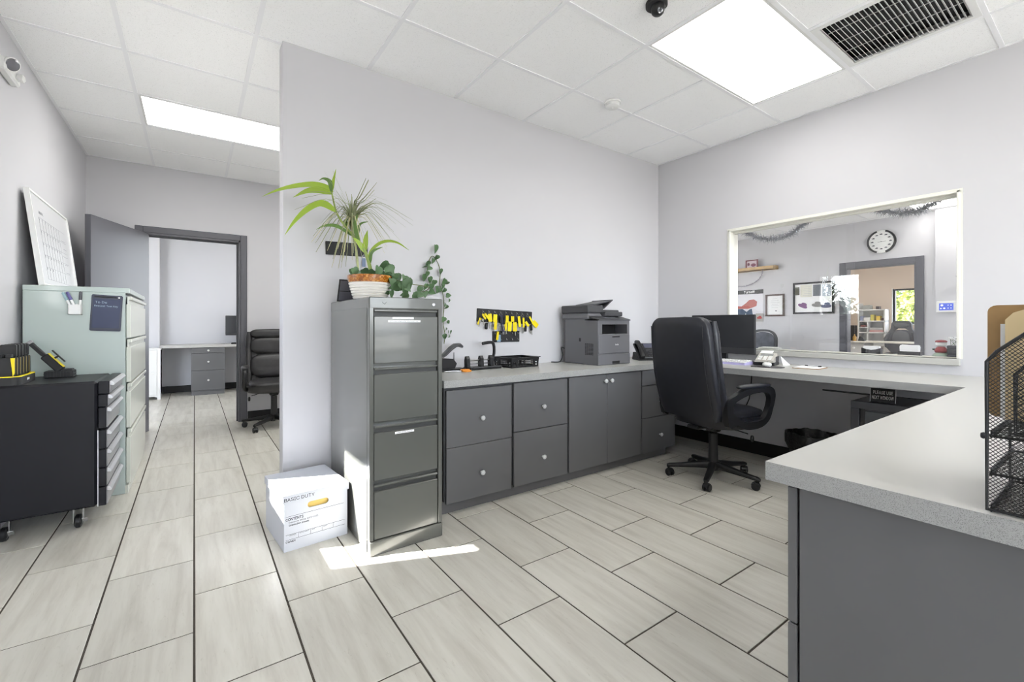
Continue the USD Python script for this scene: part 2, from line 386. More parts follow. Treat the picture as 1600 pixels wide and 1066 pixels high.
# ceiling: deck, tees, lay-in tiles
ce = thing('ceiling', 'white suspended ceiling of square speckled tiles in a metal grid', 'ceiling', kind='structure')
part(ce, 'deck', cat([bx(XL - 0.3, Y0 - 0.3, HC + 0.06, OX1 + 0.3, FY1 + 0.5, HC + 0.2), bx(FX0 - 0.3, YF, HC + 0.06, 0, FY1 + 0.5, HC + 0.2)]), M_white_paint)
M_ct = ceiling_tile_mat()
GX0, GX, GY0, GY = -0.345, 0.6383, 1.096, 0.6232
xl = [GX0 + GX * k for k in range(0, 7)]
yl = [GY0 + GY * k for k in range(-8, 8)]
PANELS = []
def ceil_zone(x0, x1, y0, y1, xs, ys, skip=(), name='tile'):
    xs = [x0] + [x for x in xs if x0 + 0.02 < x < x1 - 0.02] + [x1]; ys = [y0] + [y for y in ys if y0 + 0.02 < y < y1 - 0.02] + [y1]
    g = sbox(x0, y0, x1, y1).difference(sbox(x0 + 0.02, y0 + 0.02, x1 - 0.02, y1 - 0.02))
    for x in xs[1:-1]: g = g.union(sbox(x - 0.012, y0, x + 0.012, y1))
    for y in ys[1:-1]: g = g.union(sbox(x0, y - 0.012, x1, y + 0.012))
    for p, q, r, s in skip: g = g.difference(sbox(p + 0.012, r + 0.012, q - 0.012, s - 0.012))
    part(ce, 'ceiling_grid', prism(g, 0.03, (0, 0, HC - 0.001)), M_tee)
    for a, b in zip(xs, xs[1:]):
        for c, d in zip(ys, ys[1:]):
            mx, my = (a + b) / 2, (c + d) / 2
            if any(p < mx < q and r < my < s for p, q, r, s in skip): continue
            part(ce, name, bx(a + 0.004, c + 0.004, HC + 0.003, b - 0.004, d - 0.004, HC + 0.02), M_ct)
def cellx(k): return GX0 + GX * k
def celly(k): return GY0 + GY * k
L1 = (cellx(4), cellx(6), celly(0), celly(1))          # troffer over the front office
L2 = (cellx(0), cellx(2), celly(5), celly(6))          # troffer over the back area
L3 = (cellx(4), cellx(6), celly(5), celly(6))
L6 = (cellx(2), cellx(4), celly(4), celly(5))
L4 = (cellx(1), cellx(3), celly(-4), celly(-3)); L5 = (cellx(4), cellx(6), celly(-4), celly(-3))
VENT = (cellx(5), cellx(6), celly(-1), celly(0))
ceil_zone(XL, XC, Y0, YF, xl, yl, (L1, L4, L5, VENT, L2, L3, L6))
F1, F2 = (0.2, 1.42, 7.3, 7.9), (-1.0, 0.2, 6.7, 7.3)
ceil_zone(FX0, FX1, YF + TK, FY1, [-1.0, -0.4, 0.2, 1.42], [6.7, 7.3, 7.9, 8.5], (F1,))
B1 = (8.12, 8.74, 0.69, 1.90); B2 = (5.64, 6.26, 2.5, 3.71); B3 = (5.64, 6.26, -0.5, 0.69)
ceil_zone(XC + TK, XD, -2.0, YLOB, [4.4, 5.02, 5.64, 6.26, 6.88, 7.50, 8.12, 8.74], [-1.73, -0.5, 0.69, 1.90, 2.5, 3.71, 4.92], (B1, B2, B3))
O1, O2, O3 = (10.2, 11.4, 2.6, 3.2), (10.2, 11.4, 1.4, 2.0), (10.2, 11.4, 3.8, 4.4)
ceil_zone(XD + TK, OX1, OY0, OY1, [10.2, 11.4], [1.4, 2.0, 2.6, 3.2, 3.8, 4.4], (O1, O2, O3))
M_diff = emit('troffer_diffuser', (255, 254, 250), PANEL)
def troffer(r, label):
    w, d = r[1] - r[0], r[3] - r[2]
    t = thing('ceiling_light', label, 'ceiling light', ((r[0] + r[1]) / 2, (r[2] + r[3]) / 2, HC), 0, 'recessed ceiling light panels')
    g = sbox(-w / 2 + 0.006, -d / 2 + 0.006, w / 2 - 0.006, d / 2 - 0.006)
    part(t, 'frame', prism(g.difference(g.buffer(-0.022, join_style=2)), 0.02, (0, 0, 0.001)), M_white_pl)
    part(t, 'diffuser', bx(-w / 2 + 0.027, -d / 2 + 0.027, 0.004, w / 2 - 0.027, d / 2 - 0.027, 0.012), M_diff)
    part(t, 'housing', bx(-w / 2 + 0.008, -d / 2 + 0.008, 0.021, w / 2 - 0.008, d / 2 - 0.008, 0.055), M_white_pl)
    return t
troffer(L1, 'large recessed light panel between the dome camera and the louvred vent')
troffer(L2, 'recessed light panel over the passage to the grey doorway')
troffer(L3, 'recessed light panel over the area behind the partition')
troffer(L6, 'recessed light panel hidden behind the partition, nearer the passage')
troffer(L4, 'recessed light panel behind the viewer, window side'); troffer(L5, 'recessed light panel behind the viewer, reception side')
troffer(F1, 'recessed light panel in the office beyond the grey doorway')
troffer(B1, 'recessed lobby light panel above the wall clock side, seen through the reception window'); troffer(B2, 'recessed lobby light panel near the poster end'); troffer(B3, 'recessed lobby light panel near the shop front')
troffer(O1, 'recessed light panel in the beige office, middle of three'); troffer(O2, 'recessed light panel in the beige office, by its side window'); troffer(O3, 'recessed light panel in the beige office, by its inner wall')

# black cove base, window frames, door frames
def base_x(x, y0, y1, s): return bx(x, y0, 0, x + s * 0.008, y1, 0.112, 0.002)
def base_y(y, x0, x1, s): return bx(x0, y, 0, x1, y + s * 0.008, 0.112, 0.002)
structure('baseboard_right', 'black cove base under the reception desk', base_x(XC, 0.9, YB, -1), M_base, 'baseboard')
structure('baseboard_far', 'black cove base behind the armchair at the doorway', base_y(YF, 0.51, XC, -1), M_base, 'baseboard')
structure('baseboard_office', 'black cove base under the desk beyond the doorway', base_y(FY1, -0.44, FX1, -1), M_base, 'baseboard')
structure('baseboard_partition', 'black cove base on the hidden side of the partition', base_y(YB + TK, 0.43, XC, 1), M_base, 'baseboard')

def door_frame_y(n, y, x0, x1, z1, label, leaf=None):
    t = thing(n, label, 'door', (0, 0, 0), 0, None, 'structure')
    fw = 0.066
    for s, a in ((-1, x0), (1, x1)):
        part(t, 'jamb', cat([bx(a, y - 0.02, 0, a + s * fw, y + 0.0, z1 + fw, 0.004), bx(a - s * 0.0, y - 0.02, 0, a - s * 0.022, y + TK + 0.02, z1, 0.003), bx(a - s * 0.022, y + 0.05, 0, a - s * 0.036, y + 0.075, z1, 0.002)]), M_door)
    part(t, 'head', cat([bx(x0, y - 0.02, z1, x1, y, z1 + fw, 0.004), bx(x0, y - 0.02, z1, x1, y + TK + 0.02, z1 - 0.022, 0.003), bx(x0, y + 0.05, z1 - 0.022, x1, y + 0.075, z1 - 0.036, 0.002)]), M_door)
    return t
d1 = door_frame_y('door_1', YF, D1[0], D1[1], D1[3], 'grey flush door standing open in its grey steel frame')
hx, hy, ang = D1[0] + 0.01, YF - 0.025, -113.0
leaf = rot(bx(0, 0, 0.012, 0.86, 0.045, 2.07, 0.002), ang)
part(d1, 'leaf', mv(leaf, hx, hy, 0), M_door)
part(d1, 'lever_handle', mv(rot(cat([cyl((0.80, 0.0, 1.0), (0.80, -0.05, 1.0), 0.012), cyl((0.80, -0.05, 1.0), (0.69, -0.05, 1.0), 0.010), cyl((0.80, 0.045, 1.0), (0.80, 0.095, 1.0), 0.012), cyl((0.80, 0.095, 1.0), (0.69, 0.095, 1.0), 0.010)]), ang), hx, hy, 0), M_chrome)
for z in (0.25, 1.05, 1.85): part(d1, 'hinge', mv(cyl((0, 0, z - 0.05), (0, 0, z + 0.05), 0.008), hx - 0.004, hy - 0.005, 0), M_chrome)

d2 = thing('door_2', 'grey steel door frame in the lobby wall, open to the beige office', 'door', kind='structure')
for s, a in ((-1, D2[0]), (1, D2[1])):
    part(d2, 'jamb', cat([bx(XD - 0.02, a, 0, XD, a + s * 0.09, D2[3] + 0.09, 0.004), bx(XD - 0.02, a, 0, XD + TK + 0.02, a - s * 0.022, D2[3], 0.003)]), M_door)
part(d2, 'head', cat([bx(XD - 0.02, D2[0], D2[3], XD, D2[1], D2[3] + 0.09, 0.004), bx(XD - 0.02, D2[0], D2[3], XD + TK + 0.02, D2[1], D2[3] - 0.022, 0.003)]), M_door)

def win_x(n, x, r, label, mull=(), mat=M_white_paint, t=0.04, glass=True):
    y0, y1, z0, z1 = r
    w = thing(n, label, 'window', kind='structure')
    g = sbox(y0, z0, y1, z1); part(w, 'frame', prism(g.difference(g.buffer(-t, join_style=2)), 0.05, (x, 0, 0), (0, 1, 0), UP), mat)
    for m in mull: part(w, 'mullion', bx(x, m - t / 2, z0 + t, x + 0.05, m + t / 2, z1 - t), mat)
    if glass: part(w, 'pane', bx(x + 0.022, y0 + t * 0.9, z0 + t * 0.9, x + 0.028, y1 - t * 0.9, z1 - t * 0.9), M_glass)
    return w
win_x('window_1', XL - 0.10, SUNWIN, 'small window beside the tool chest that lets in the sun', t=0.001)
win_x('window_2', XL - 0.10, (-3.6, -1.9, 0.85, 2.45), 'side window of the front office behind the viewer', (-2.75,))
win_x('window_4', FX1 + 0.03, (6.8, 8.7, 0.9, 2.4), 'window of the office beyond the grey doorway', (7.75,))
win_x('window_5', OX1 + 0.06, W3, 'dark framed garden window in the beige office', (2.5,), pm('bronze_frame', (58, 60, 66), 0.4), 0.035)
w = thing('window_6', 'shop front glazing of the lobby', 'window', kind='structure')
g = sbox(4.6, 0.1, 6.2, 2.5); part(w, 'frame', prism(g.difference(g.buffer(-0.05, join_style=2)), 0.05, (0, -2.03, 0), (1, 0, 0), UP), M_alu)
for x in (5.4,): part(w, 'mullion', bx(x - 0.025, -2.08, 0.15, x + 0.025, -2.03, 2.45), M_alu)
part(w, 'pane', bx(4.64, -2.058, 0.14, 6.16, -2.052, 2.46), M_glass)
for nm, lb, (a, b, c, d), yy in (('window_8', 'bright window hidden behind the partition', (1.85, 3.7, 0.5, 2.45), YF), ('window_10', 'wide front window behind the viewer', (-0.2, 3.5, 0.6, 2.55), Y0 - TK), ('window_9', 'end window of the lobby', (4.6, 8.2, 0.6, 2.5), YLOB)):
    w = thing(nm, lb, 'window', kind='structure'); g = sbox(a, c, b, d)
    part(w, 'frame', prism(g.difference(g.buffer(-0.05, join_style=2)), 0.05, (0, yy + 0.09, 0), (1, 0, 0), UP), M_alu); part(w, 'mullion', bx((a + b) / 2 - 0.025, yy + 0.04, c + 0.05, (a + b) / 2 + 0.025, yy + 0.09, d - 0.05), M_alu)
    part(w, 'pane', bx(a + 0.045, yy + 0.062, c + 0.045, b - 0.045, yy + 0.068, d - 0.045), M_glass)
w = thing('window_7', 'side window of the beige office', 'window', kind='structure')
g = sbox(9.6, 0.9, 12.0, 2.4); part(w, 'frame', prism(g.difference(g.buffer(-0.05, join_style=2)), 0.05, (0, OY0 - 0.03, 0), (1, 0, 0), UP), M_alu)
# white jamb lining of the garden window
structure('trim_1', 'white painted lining of the garden window', cat([bx(OX1 - 0.015, W3[1], W3[2] - 0.03, OX1 + TK, W3[1] + 0.012, W3[3] + 0.02), bx(OX1 - 0.015, W3[0], W3[2] - 0.03, OX1 + TK, W3[1], W3[2])]), M_white_paint, 'trim')

# reception window: cream frame, sill slab, two panes
w = thing('window_3', 'wide cream framed reception window looking into the lobby', 'window', kind='structure')
y0, y1, z0, z1 = WIN
part(w, 'frame', cat([bx(XC - 0.012, y0, z0, XC + TK + 0.012, y0 + 0.016, z1, 0.003), bx(XC - 0.012, y1 - 0.016, z0, XC + TK + 0.012, y1, z1, 0.003), bx(XC - 0.012, y0, z1 - 0.016, XC + TK + 0.012, y1, z1, 0.003)]), M_cream)
part(w, 'bead', cat([bx(XC - 0.004, y0 - 0.012, z0, XC, y0, z1 + 0.01), bx(XC - 0.004, y0, z1, XC, y1, z1 + 0.01), bx(XC - 0.004, y1, z0, XC, y1 + 0.012, z1 + 0.01)]), M_cream)
part(w, 'channel', cat([bx(XC + 0.055, y0 + 0.016, z1 - 0.03, XC + 0.09, y1 - 0.016, z1 - 0.016), bx(XC + 0.055, y0 + 0.016, z0, XC + 0.09, y1 - 0.016, z0 + 0.006)]), M_cream)
pa = rrect(1.235, z0 + 0.006, y1 - 0.018, z1 - 0.02, 0.004).difference(rrect(1.2, z0 - 0.05, 1.47, z0 + 0.075, 0.012))
part(w, 'pane', prism(pa, 0.006, (XC + 0.062, 0, 0), (0, 1, 0), UP), M_glass)
pb = rrect(y0 + 0.018, z0 + 0.006, 1.29, z1 - 0.02, 0.004).difference(rrect(1.17, z0 - 0.05, 1.33, z0 + 0.085, 0.018))
part(w, 'pane', prism(pb, 0.006, (XC + 0.076, 0, 0), (0, 1, 0), UP), M_glass)
part(w, 'sill', bx(XC - 0.03, y0 - 0.002, z0 - 0.042, XC + 0.30, y1 + 0.02, z0, 0.003), M_ctr)

# ------------------------------------------------------------------ worktops and base cabinets
ZT, ZB = 0.80, 0.757
top = thing('worktop', 'pale speckled laminate worktop along the partition, under the reception window and out as a peninsula', 'worktop')
U = Polygon([(1.172, 2.318), (3.255, 2.318), (3.255, 0.515), (1.112, 0.515), (1.112, -0.26), (XC - 0.001, -0.26), (XC - 0.001, YB - 0.001), (1.172, YB - 0.001)])
part(top, 'top', prism(U, ZT - ZB - 0.001, (0, 0, ZB + 0.001)), M_ctr)
e = 0.0015
part(top, 'edge_band', cat([bx(1.172, 2.318 - e, ZB, 3.255, 2.318, ZT), bx(1.172 - e, 2.318, ZB, 1.172, YB - 0.001, ZT), bx(3.255 - e, 0.515, ZB, 3.255, 2.318, ZT),
                            bx(1.112 - e, -0.26, ZB, 1.112, 0.515, ZT), bx(1.112, 0.515, ZB, 3.255, 0.515 + e, ZT), bx(1.112, -0.26 - e, ZB, XC - 0.001, -0.26, ZT)]), M_ctr_edge)
M_knob = pm('glass_knob', (214, 216, 216), 0.06, transmission_weight=0.15, spec=0.8)
def knob_y(x, y, z, s=-1):
    m = lathe([(0.002, 0), (0.007, 0.0005), (0.007, 0.004), (0.0045, 0.010), (0.008, 0.014), (0.0155, 0.018), (0.0165, 0.023), (0.012, 0.029), (0.002, 0.031)], 10)
    return frame(m, (x, y, z), (1, 0, 0), (0, 0, 1), (0, s, 0))
YD = 2.336                                                           # front plane of the drawers
def base_unit(label, x0, x1, drawers=(), doors=(), kick1=None):
    t = thing('base_cabinet', label, 'cabinet', ((x0 + x1) / 2, YD, 0), 0, 'grey base cabinets under the worktop'); cx, d = (x0 + x1) / 2, YB - 0.004 - YD
    hw = (x1 - x0) / 2
    part(t, 'carcass', bx(-hw, 0.02, 0.084, hw, d, ZB - 0.001), M_cab_dark)
    part(t, 'toe_kick', bx(-hw, 0.052, 0, (kick1 or x1) - cx, d, 0.084), M_cab)
    for a, b, z0, z1 in drawers:
        dr = part(t, 'drawer', bx(a - cx, 0, z0, b - cx, 0.0185, z1, 0.0015), M_cab)
        part(dr, 'knob', knob_y((a + b) / 2 - cx + 0.005, 0, z0 + (z1 - z0) * (0.46 if z1 - z0 > 0.2 else 0.5)), M_knob, 'clear faceted glass knob', 25)
    for a, b, z0, z1, kx in doors:
        dr = part(t, 'door', bx(a - cx, 0, z0, b - cx, 0.0185, z1, 0.0015), M_cab)
        part(dr, 'knob', knob_y(kx - cx, 0, 0.70), M_knob, 'clear faceted glass knob', 25)
    return t
base_unit('grey two drawer base cabinet beside the tall filing cabinet', 1.188, 1.668, [(1.196, 1.662, 0.073, 0.398), (1.196, 1.662, 0.401, 0.737)])
base_unit('grey two drawer base cabinet next to the double door unit', 1.668, 2.150, [(1.682, 2.146, 0.073, 0.424), (1.682, 2.146, 0.429, 0.745)])
base_unit('grey double door base cabinet under the printer', 2.150, 2.956, doors=[(2.163, 2.553, 0.073, 0.748, 2.522), (2.557, 2.951, 0.073, 0.748, 2.588)])
base_unit('grey three drawer base cabinet behind the black office chair', 2.956, 3.412, [(2.965, 3.408, 0.073, 0.353), (2.965, 3.408, 0.359, 0.618), (2.965, 3.408, 0.625, 0.748)], kick1=3.345)
t = thing('peninsula_cabinet', 'dark grey base cabinet under the peninsula worktop in the near corner', 'cabinet', (1.15, 0, 0))
part(t, 'end_panel', bx(0, -0.22, 0.0, 0.019, 0.458, ZB - 0.012, 0.0015), M_cab)
part(t, 'carcass', bx(0.02, -0.22, 0.09, 2.0, 0.455, ZB - 0.001), M_cab_dark)
part(t, 'toe_kick', bx(0.02, -0.22, 0, 2.0, 0.40, 0.09), M_cab)
for k in range(4):
    a = 0.002 + k * 0.5
    for z0, z1 in ((0.085, 0.418), (0.422, 0.742)):
        dr = part(t, 'drawer', bx(a, 0.464, z0, a + 0.496, 0.484, z1, 0.002), M_cab)
        part(dr, 'knob', knob_y(a + 0.25, 0.484, (z0 + z1) / 2, 1), M_knob, None, 25)

# ------------------------------------------------------------------ tall grey filing cabinet
M_fc = pm('grey_enamel_steel', (88, 89, 85), 0.22, spec=0.6, coat=0.5, coat_roughness=0.05)
M_fc_in = pm('dark_drawer_recess', (62, 63, 62), 0.5)
FCX0, FCX1, FCY0, FCY1, FCZ = 0.690, 1.078, 2.155, 2.895, 1.262
t = thing('filing_cabinet', 'tall grey steel four drawer filing cabinet with label strips, carrying the potted plant', 'filing cabinet', (FCX0, FCY0, 0)); w, d = FCX1 - FCX0, FCY1 - FCY0
part(t, 'body', cat([bx(0, 0.03, 0.004, w, d, FCZ - 0.03, 0.003), bx(-0.001, 0.0, FCZ - 0.058, w + 0.001, d, FCZ, 0.004),
                     bx(0, 0, 0.072, 0.020, 0.04, FCZ - 0.05, 0.002), bx(w - 0.022, 0, 0.072, w, 0.04, FCZ - 0.05, 0.002)]), M_fc)
part(t, 'plinth', bx(0, -0.006, 0, w, 0.05, 0.070, 0.004), M_fc)
for i in range(4):
    z1, z0 = 1.201 - 0.2868 * i, 0.934 - 0.2868 * i
    dr = part(t, 'drawer', cat([bx(0.023, 0.002, z0, w - 0.025, 0.028, z1 - 0.034, 0.003)]), M_fc)
    part(dr, 'handle_lip', cat([bx(0.023, 0.001, z1 - 0.012, w - 0.025, 0.03, z1, 0.004)]), M_fc)
    part(dr, 'handle_recess', bx(0.023, 0.022, z1 - 0.036, w - 0.025, 0.034, z1 - 0.01), M_fc_in)
    if i == 0:
        for a, b, z in ((0.115, 0.228, 1.1525), (0.093, 0.265, 1.137)):
            s = part(dr, 'label_strip', bx(a, 0.0012, z, b, 0.0022, z + 0.011), M_paper, 'white printed label strip')
        part(dr, 'label_print', cat([text('ACCOUNTS RECEIVABLE', 0.0055, (0.125, 0.0012, 1.1552), (1, 0, 0), UP, 0.0003, width=0.09), text('MISCELLANEOUS  PAPERWORK', 0.0055, (0.102, 0.0012, 1.1397), (1, 0, 0), UP, 0.0003, width=0.15)]), M_ink_grey)
    if i == 2:
        part(dr, 'label_strip', bx(0.128, 0.0012, 0.577, 0.230, 0.0022, 0.588), M_paper, 'white printed label strip')
        part(dr, 'label_print', text('EMPLOYEE FILES', 0.0055, (0.138, 0.0012, 0.5798), (1, 0, 0), UP, 0.0003, width=0.08), M_ink_grey)
part(t, 'lock', frame(lathe([(0.001, 0), (0.009, 0), (0.009, 0.004), (0.006, 0.005), (0.001, 0.005)], 16), (w - 0.05, 0, FCZ - 0.032), (1, 0, 0), UP, (0, -1, 0)), M_chrome, 'round chrome cabinet lock')
part(t, 'badge', cat([cyl((0.062, -0.0005, FCZ - 0.024), (0.074, -0.0005, FCZ - 0.036), 0.0009, 5), cyl((0.074, -0.0005, FCZ - 0.036), (0.086, -0.0005, FCZ - 0.024), 0.0009, 5)]), M_fc_in, 'small v shaped emblem')

# ------------------------------------------------------------------ mint lateral file cabinet
M_lat = pm('mint_enamel_steel', (177, 188, 183), 0.16, spec=0.6)
M_lat2 = pm('pale_cream_enamel_steel', (204, 206, 196), 0.2, spec=0.55)
LX0, LX1, LY0, LY1, LZ = -0.845, -0.352, 3.907, 5.03, 1.368
t = thing('lateral_cabinet', 'pale mint green steel lateral file cabinet carrying the calendar whiteboard', 'filing cabinet', (LX0, LY0, 0)); w, d = LX1 - LX0, LY1 - LY0
part(t, 'body', cat([bx(0, 0, 0.0, w - 0.02, d, LZ - 0.032, 0.004), bx(-0.001, -0.001, LZ - 0.034, w + 0.002, d + 0.001, LZ, 0.004)]), M_lat)
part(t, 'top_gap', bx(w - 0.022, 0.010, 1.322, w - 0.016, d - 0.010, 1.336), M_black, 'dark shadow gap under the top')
zs = [1.318, 1.032, 0.735, 0.43, 0.06]
part(t, 'base', bx(w - 0.03, 0.002, 0.0, w - 0.004, d, 0.055, 0.003), M_lat2)
for i in range(4):
    a, b = zs[i + 1] + 0.006, zs[i] - 0.004
    dr = part(t, 'drawer', cat([bx(w - 0.018, 0.012, a, w + 0.006, d - 0.012, b - 0.052, 0.003), bx(w - 0.012, 0.012, b - 0.052, w - 0.004, d - 0.012, b - 0.02)]), M_lat2)
    part(dr, 'handle', bx(w - 0.014, 0.012, b - 0.024, w + 0.012, d - 0.012, b, 0.004), M_lat2)

# ------------------------------------------------------------------ rolling tool chest
M_ch = pm('black_powder_coat', (22, 22, 27), 0.42, vary=(6, 0.06), spec=0.3)
CX0, CX1, CY0, CY1, CZ0, CZ1 = -0.858, -0.440, 3.36, 3.875, 0.112, 0.81
t = thing('tool_chest', 'black rolling tool chest with silver drawer pulls at the window side wall', 'tool chest', (CX0, CY0, 0)); w, d = CX1 - CX0, CY1 - CY0
part(t, 'body', bx(0, 0, CZ0, w, d, CZ1, 0.012), M_ch)
part(t, 'corner_strip', bx(w + 0.001, -0.002, CZ0 + 0.0, w + 0.006, 0.002, 0.536), M_alu, 'thin bright vertical trim strip')
dz = [(0.737, 0.808, 0.062), (0.665, 0.733, 0.055), (0.545, 0.661, 0.05), (0.43, 0.533, 0.05), (0.325, 0.426, 0.05), (0.22, 0.321, 0.05), (0.112, 0.216, 0.05)]
for a, b, dep in dz:
    dr = part(t, 'drawer', bx(w + 0.004, 0.002, a, w + dep - 0.012, d - 0.002, b, 0.003), M_ch)
    part(dr, 'drawer_face', bx(w + dep - 0.012, 0.006, a + 0.004, w + dep - 0.007, d - 0.006, b - 0.004, 0.001), pm('grey_drawer_face', (140, 140, 142), 0.35, 0.3), 'grey metal drawer face')
    part(dr, 'pull', prism([(w + dep - 0.008, b - 0.022), (w + dep + 0.006, b - 0.026), (w + dep + 0.012, b - 0.018), (w + dep + 0.003, b - 0.004), (w + dep - 0.008, b - 0.001)], -(d - 0.012), (0, 0.006, 0), (1, 0, 0), UP), M_alu, 'silver full width drawer pull')
def caster(p, x, y, top, r, brake=True):
    c = part(p, 'caster', mv(rot(lathe([(0.004, -0.014), (r * 0.55, -0.013), (r * 0.6, -0.009), (r - 0.004, -0.013), (r, -0.008), (r, 0.008), (r - 0.004, 0.013), (r * 0.6, 0.009), (r * 0.55, 0.013), (0.004, 0.014)], 22), 90, (0, 1, 0)), x, y, r), M_black, 'black swivel caster wheel', 35)
    part(c, 'fork', mv(cat([bx(-0.021, -0.012, r - 0.012, -0.018, 0.02, top - 0.006), bx(0.018, -0.012, r - 0.012, 0.021, 0.02, top - 0.006), bx(-0.024, -0.02, top - 0.008, 0.024, 0.03, top, 0.001)]), x, y, 0), M_chrome, 'bright steel caster fork')
    if brake: part(c, 'brake_lever', mv(rot(bx(-0.012, -0.005, 0, 0.012, -0.002, 0.03, 0.002), 35, (1, 0, 0)), x + 0.03, y - 0.02, r + 0.0), M_chrome)
for x, y in ((0.335, 0.055), (0.055, 0.055), (0.335, d - 0.06), (0.055, d - 0.06)): caster(t, x, y, CZ0 + 0.001, 0.036)

# ------------------------------------------------------------------ cardboard file box
M_card = pm('white_cardboard', (206, 209, 217), 0.75)
M_card_y = pm('yellow_folder_card', (240, 206, 118), 0.7)
t = thing('file_box', 'white cardboard file box printed BASIC DUTY on the floor beside the filing cabinet', 'box', (0.360, 2.440, 0), 5.0); w, d, hh = 0.312, 0.385, 0.278
hole = rrect(0.110, 0.193, 0.214, 0.223, 0.015, 8)
part(t, 'body', cat([prism(sbox(0, 0, w, hh - 0.004).difference(hole), -0.004, (0, 0.0, 0), (1, 0, 0), UP), bx(0, 0.0041, 0, 0.004, d - 0.004, hh - 0.004), bx(w - 0.004, 0.0041, 0, w, d - 0.004, hh - 0.004),
                     prism(sbox(0, 0, w, hh - 0.004).difference(hole), -0.004, (0, d - 0.004, 0), (1, 0, 0), UP), bx(0.004, 0.004, 0, w - 0.004, d - 0.004, 0.004)]), M_card)
part(t, 'files', bx(0.02, 0.014, 0.006, w - 0.02, d - 0.02, 0.245), M_card_y, 'yellow folders inside, seen through the grip hole')
lid = part(t, 'lid', cat([bx(-0.006, -0.006, hh, w + 0.006, d + 0.006, hh + 0.003, 0.001), bx(-0.006, -0.006, hh - 0.036, w + 0.006, -0.003, hh), bx(-0.006, d + 0.003, hh - 0.036, w + 0.006, d + 0.006, hh), bx(-0.006, -0.003, hh - 0.036, -0.003, d + 0.003, hh), bx(w + 0.003, -0.003, hh - 0.036, w + 0.006, d + 0.003, hh),
                          bx(0.09, -0.0065, hh - 0.006, 0.10, -0.004, hh + 0.004), bx(0.22, -0.0065, hh - 0.004, 0.285, -0.004, hh + 0.0036)]), M_card)
part(lid, 'lid_print', text('BASIC DUTY', 0.0165, (0.0, -0.0062, hh - 0.028), (1, 0, 0), UP, 0.0006, width=0.142), M_ink, 'printed words BASIC DUTY')
L = [bx(0.008, -0.0005, 0.1715, 0.292, 0.0003, 0.1728), bx(0.008, -0.0005, 0.0815, 0.298, 0.0003, 0.0828), bx(0.008, -0.0005, 0.0565, 0.298, 0.0003, 0.0578)]
L += [bx(x, -0.0005, 0.057, x + 0.001, 0.0003, 0.082) for x in (0.066, 0.124, 0.18, 0.238)]
L += [text('CONTENTS', 0.0135, (0.008, 0, 0.151), (1, 0, 0), UP, 0.0004, True, 0.082), text('Insurance  Billing  2022-2023', 0.0075, (0.022, 0, 0.138), (1, 0, 0), UP, 0.0004, width=0.14), text('Inspection sheets', 0.0085, (0.022, 0, 0.124), (1, 0, 0), UP, 0.0004, True, 0.095),
      text('OWNER', 0.0085, (0.008, 0, 0.043), (1, 0, 0), UP, 0.0004, True, 0.045), text('DESTROY', 0.006, (0.026, 0, 0.074), (1, 0, 0), UP, 0.0003, width=0.03), text('DEPARTMENT', 0.0045, (0.072, 0, 0.075), (1, 0, 0), UP, 0.0003, width=0.045), text('DATE', 0.0045, (0.13, 0, 0.075), (1, 0, 0), UP, 0.0003), text('FROM', 0.0045, (0.187, 0, 0.075), (1, 0, 0), UP, 0.0003)]
part(t, 'front_print', cat(L), M_ink, 'printed form lines and the word CONTENTS')

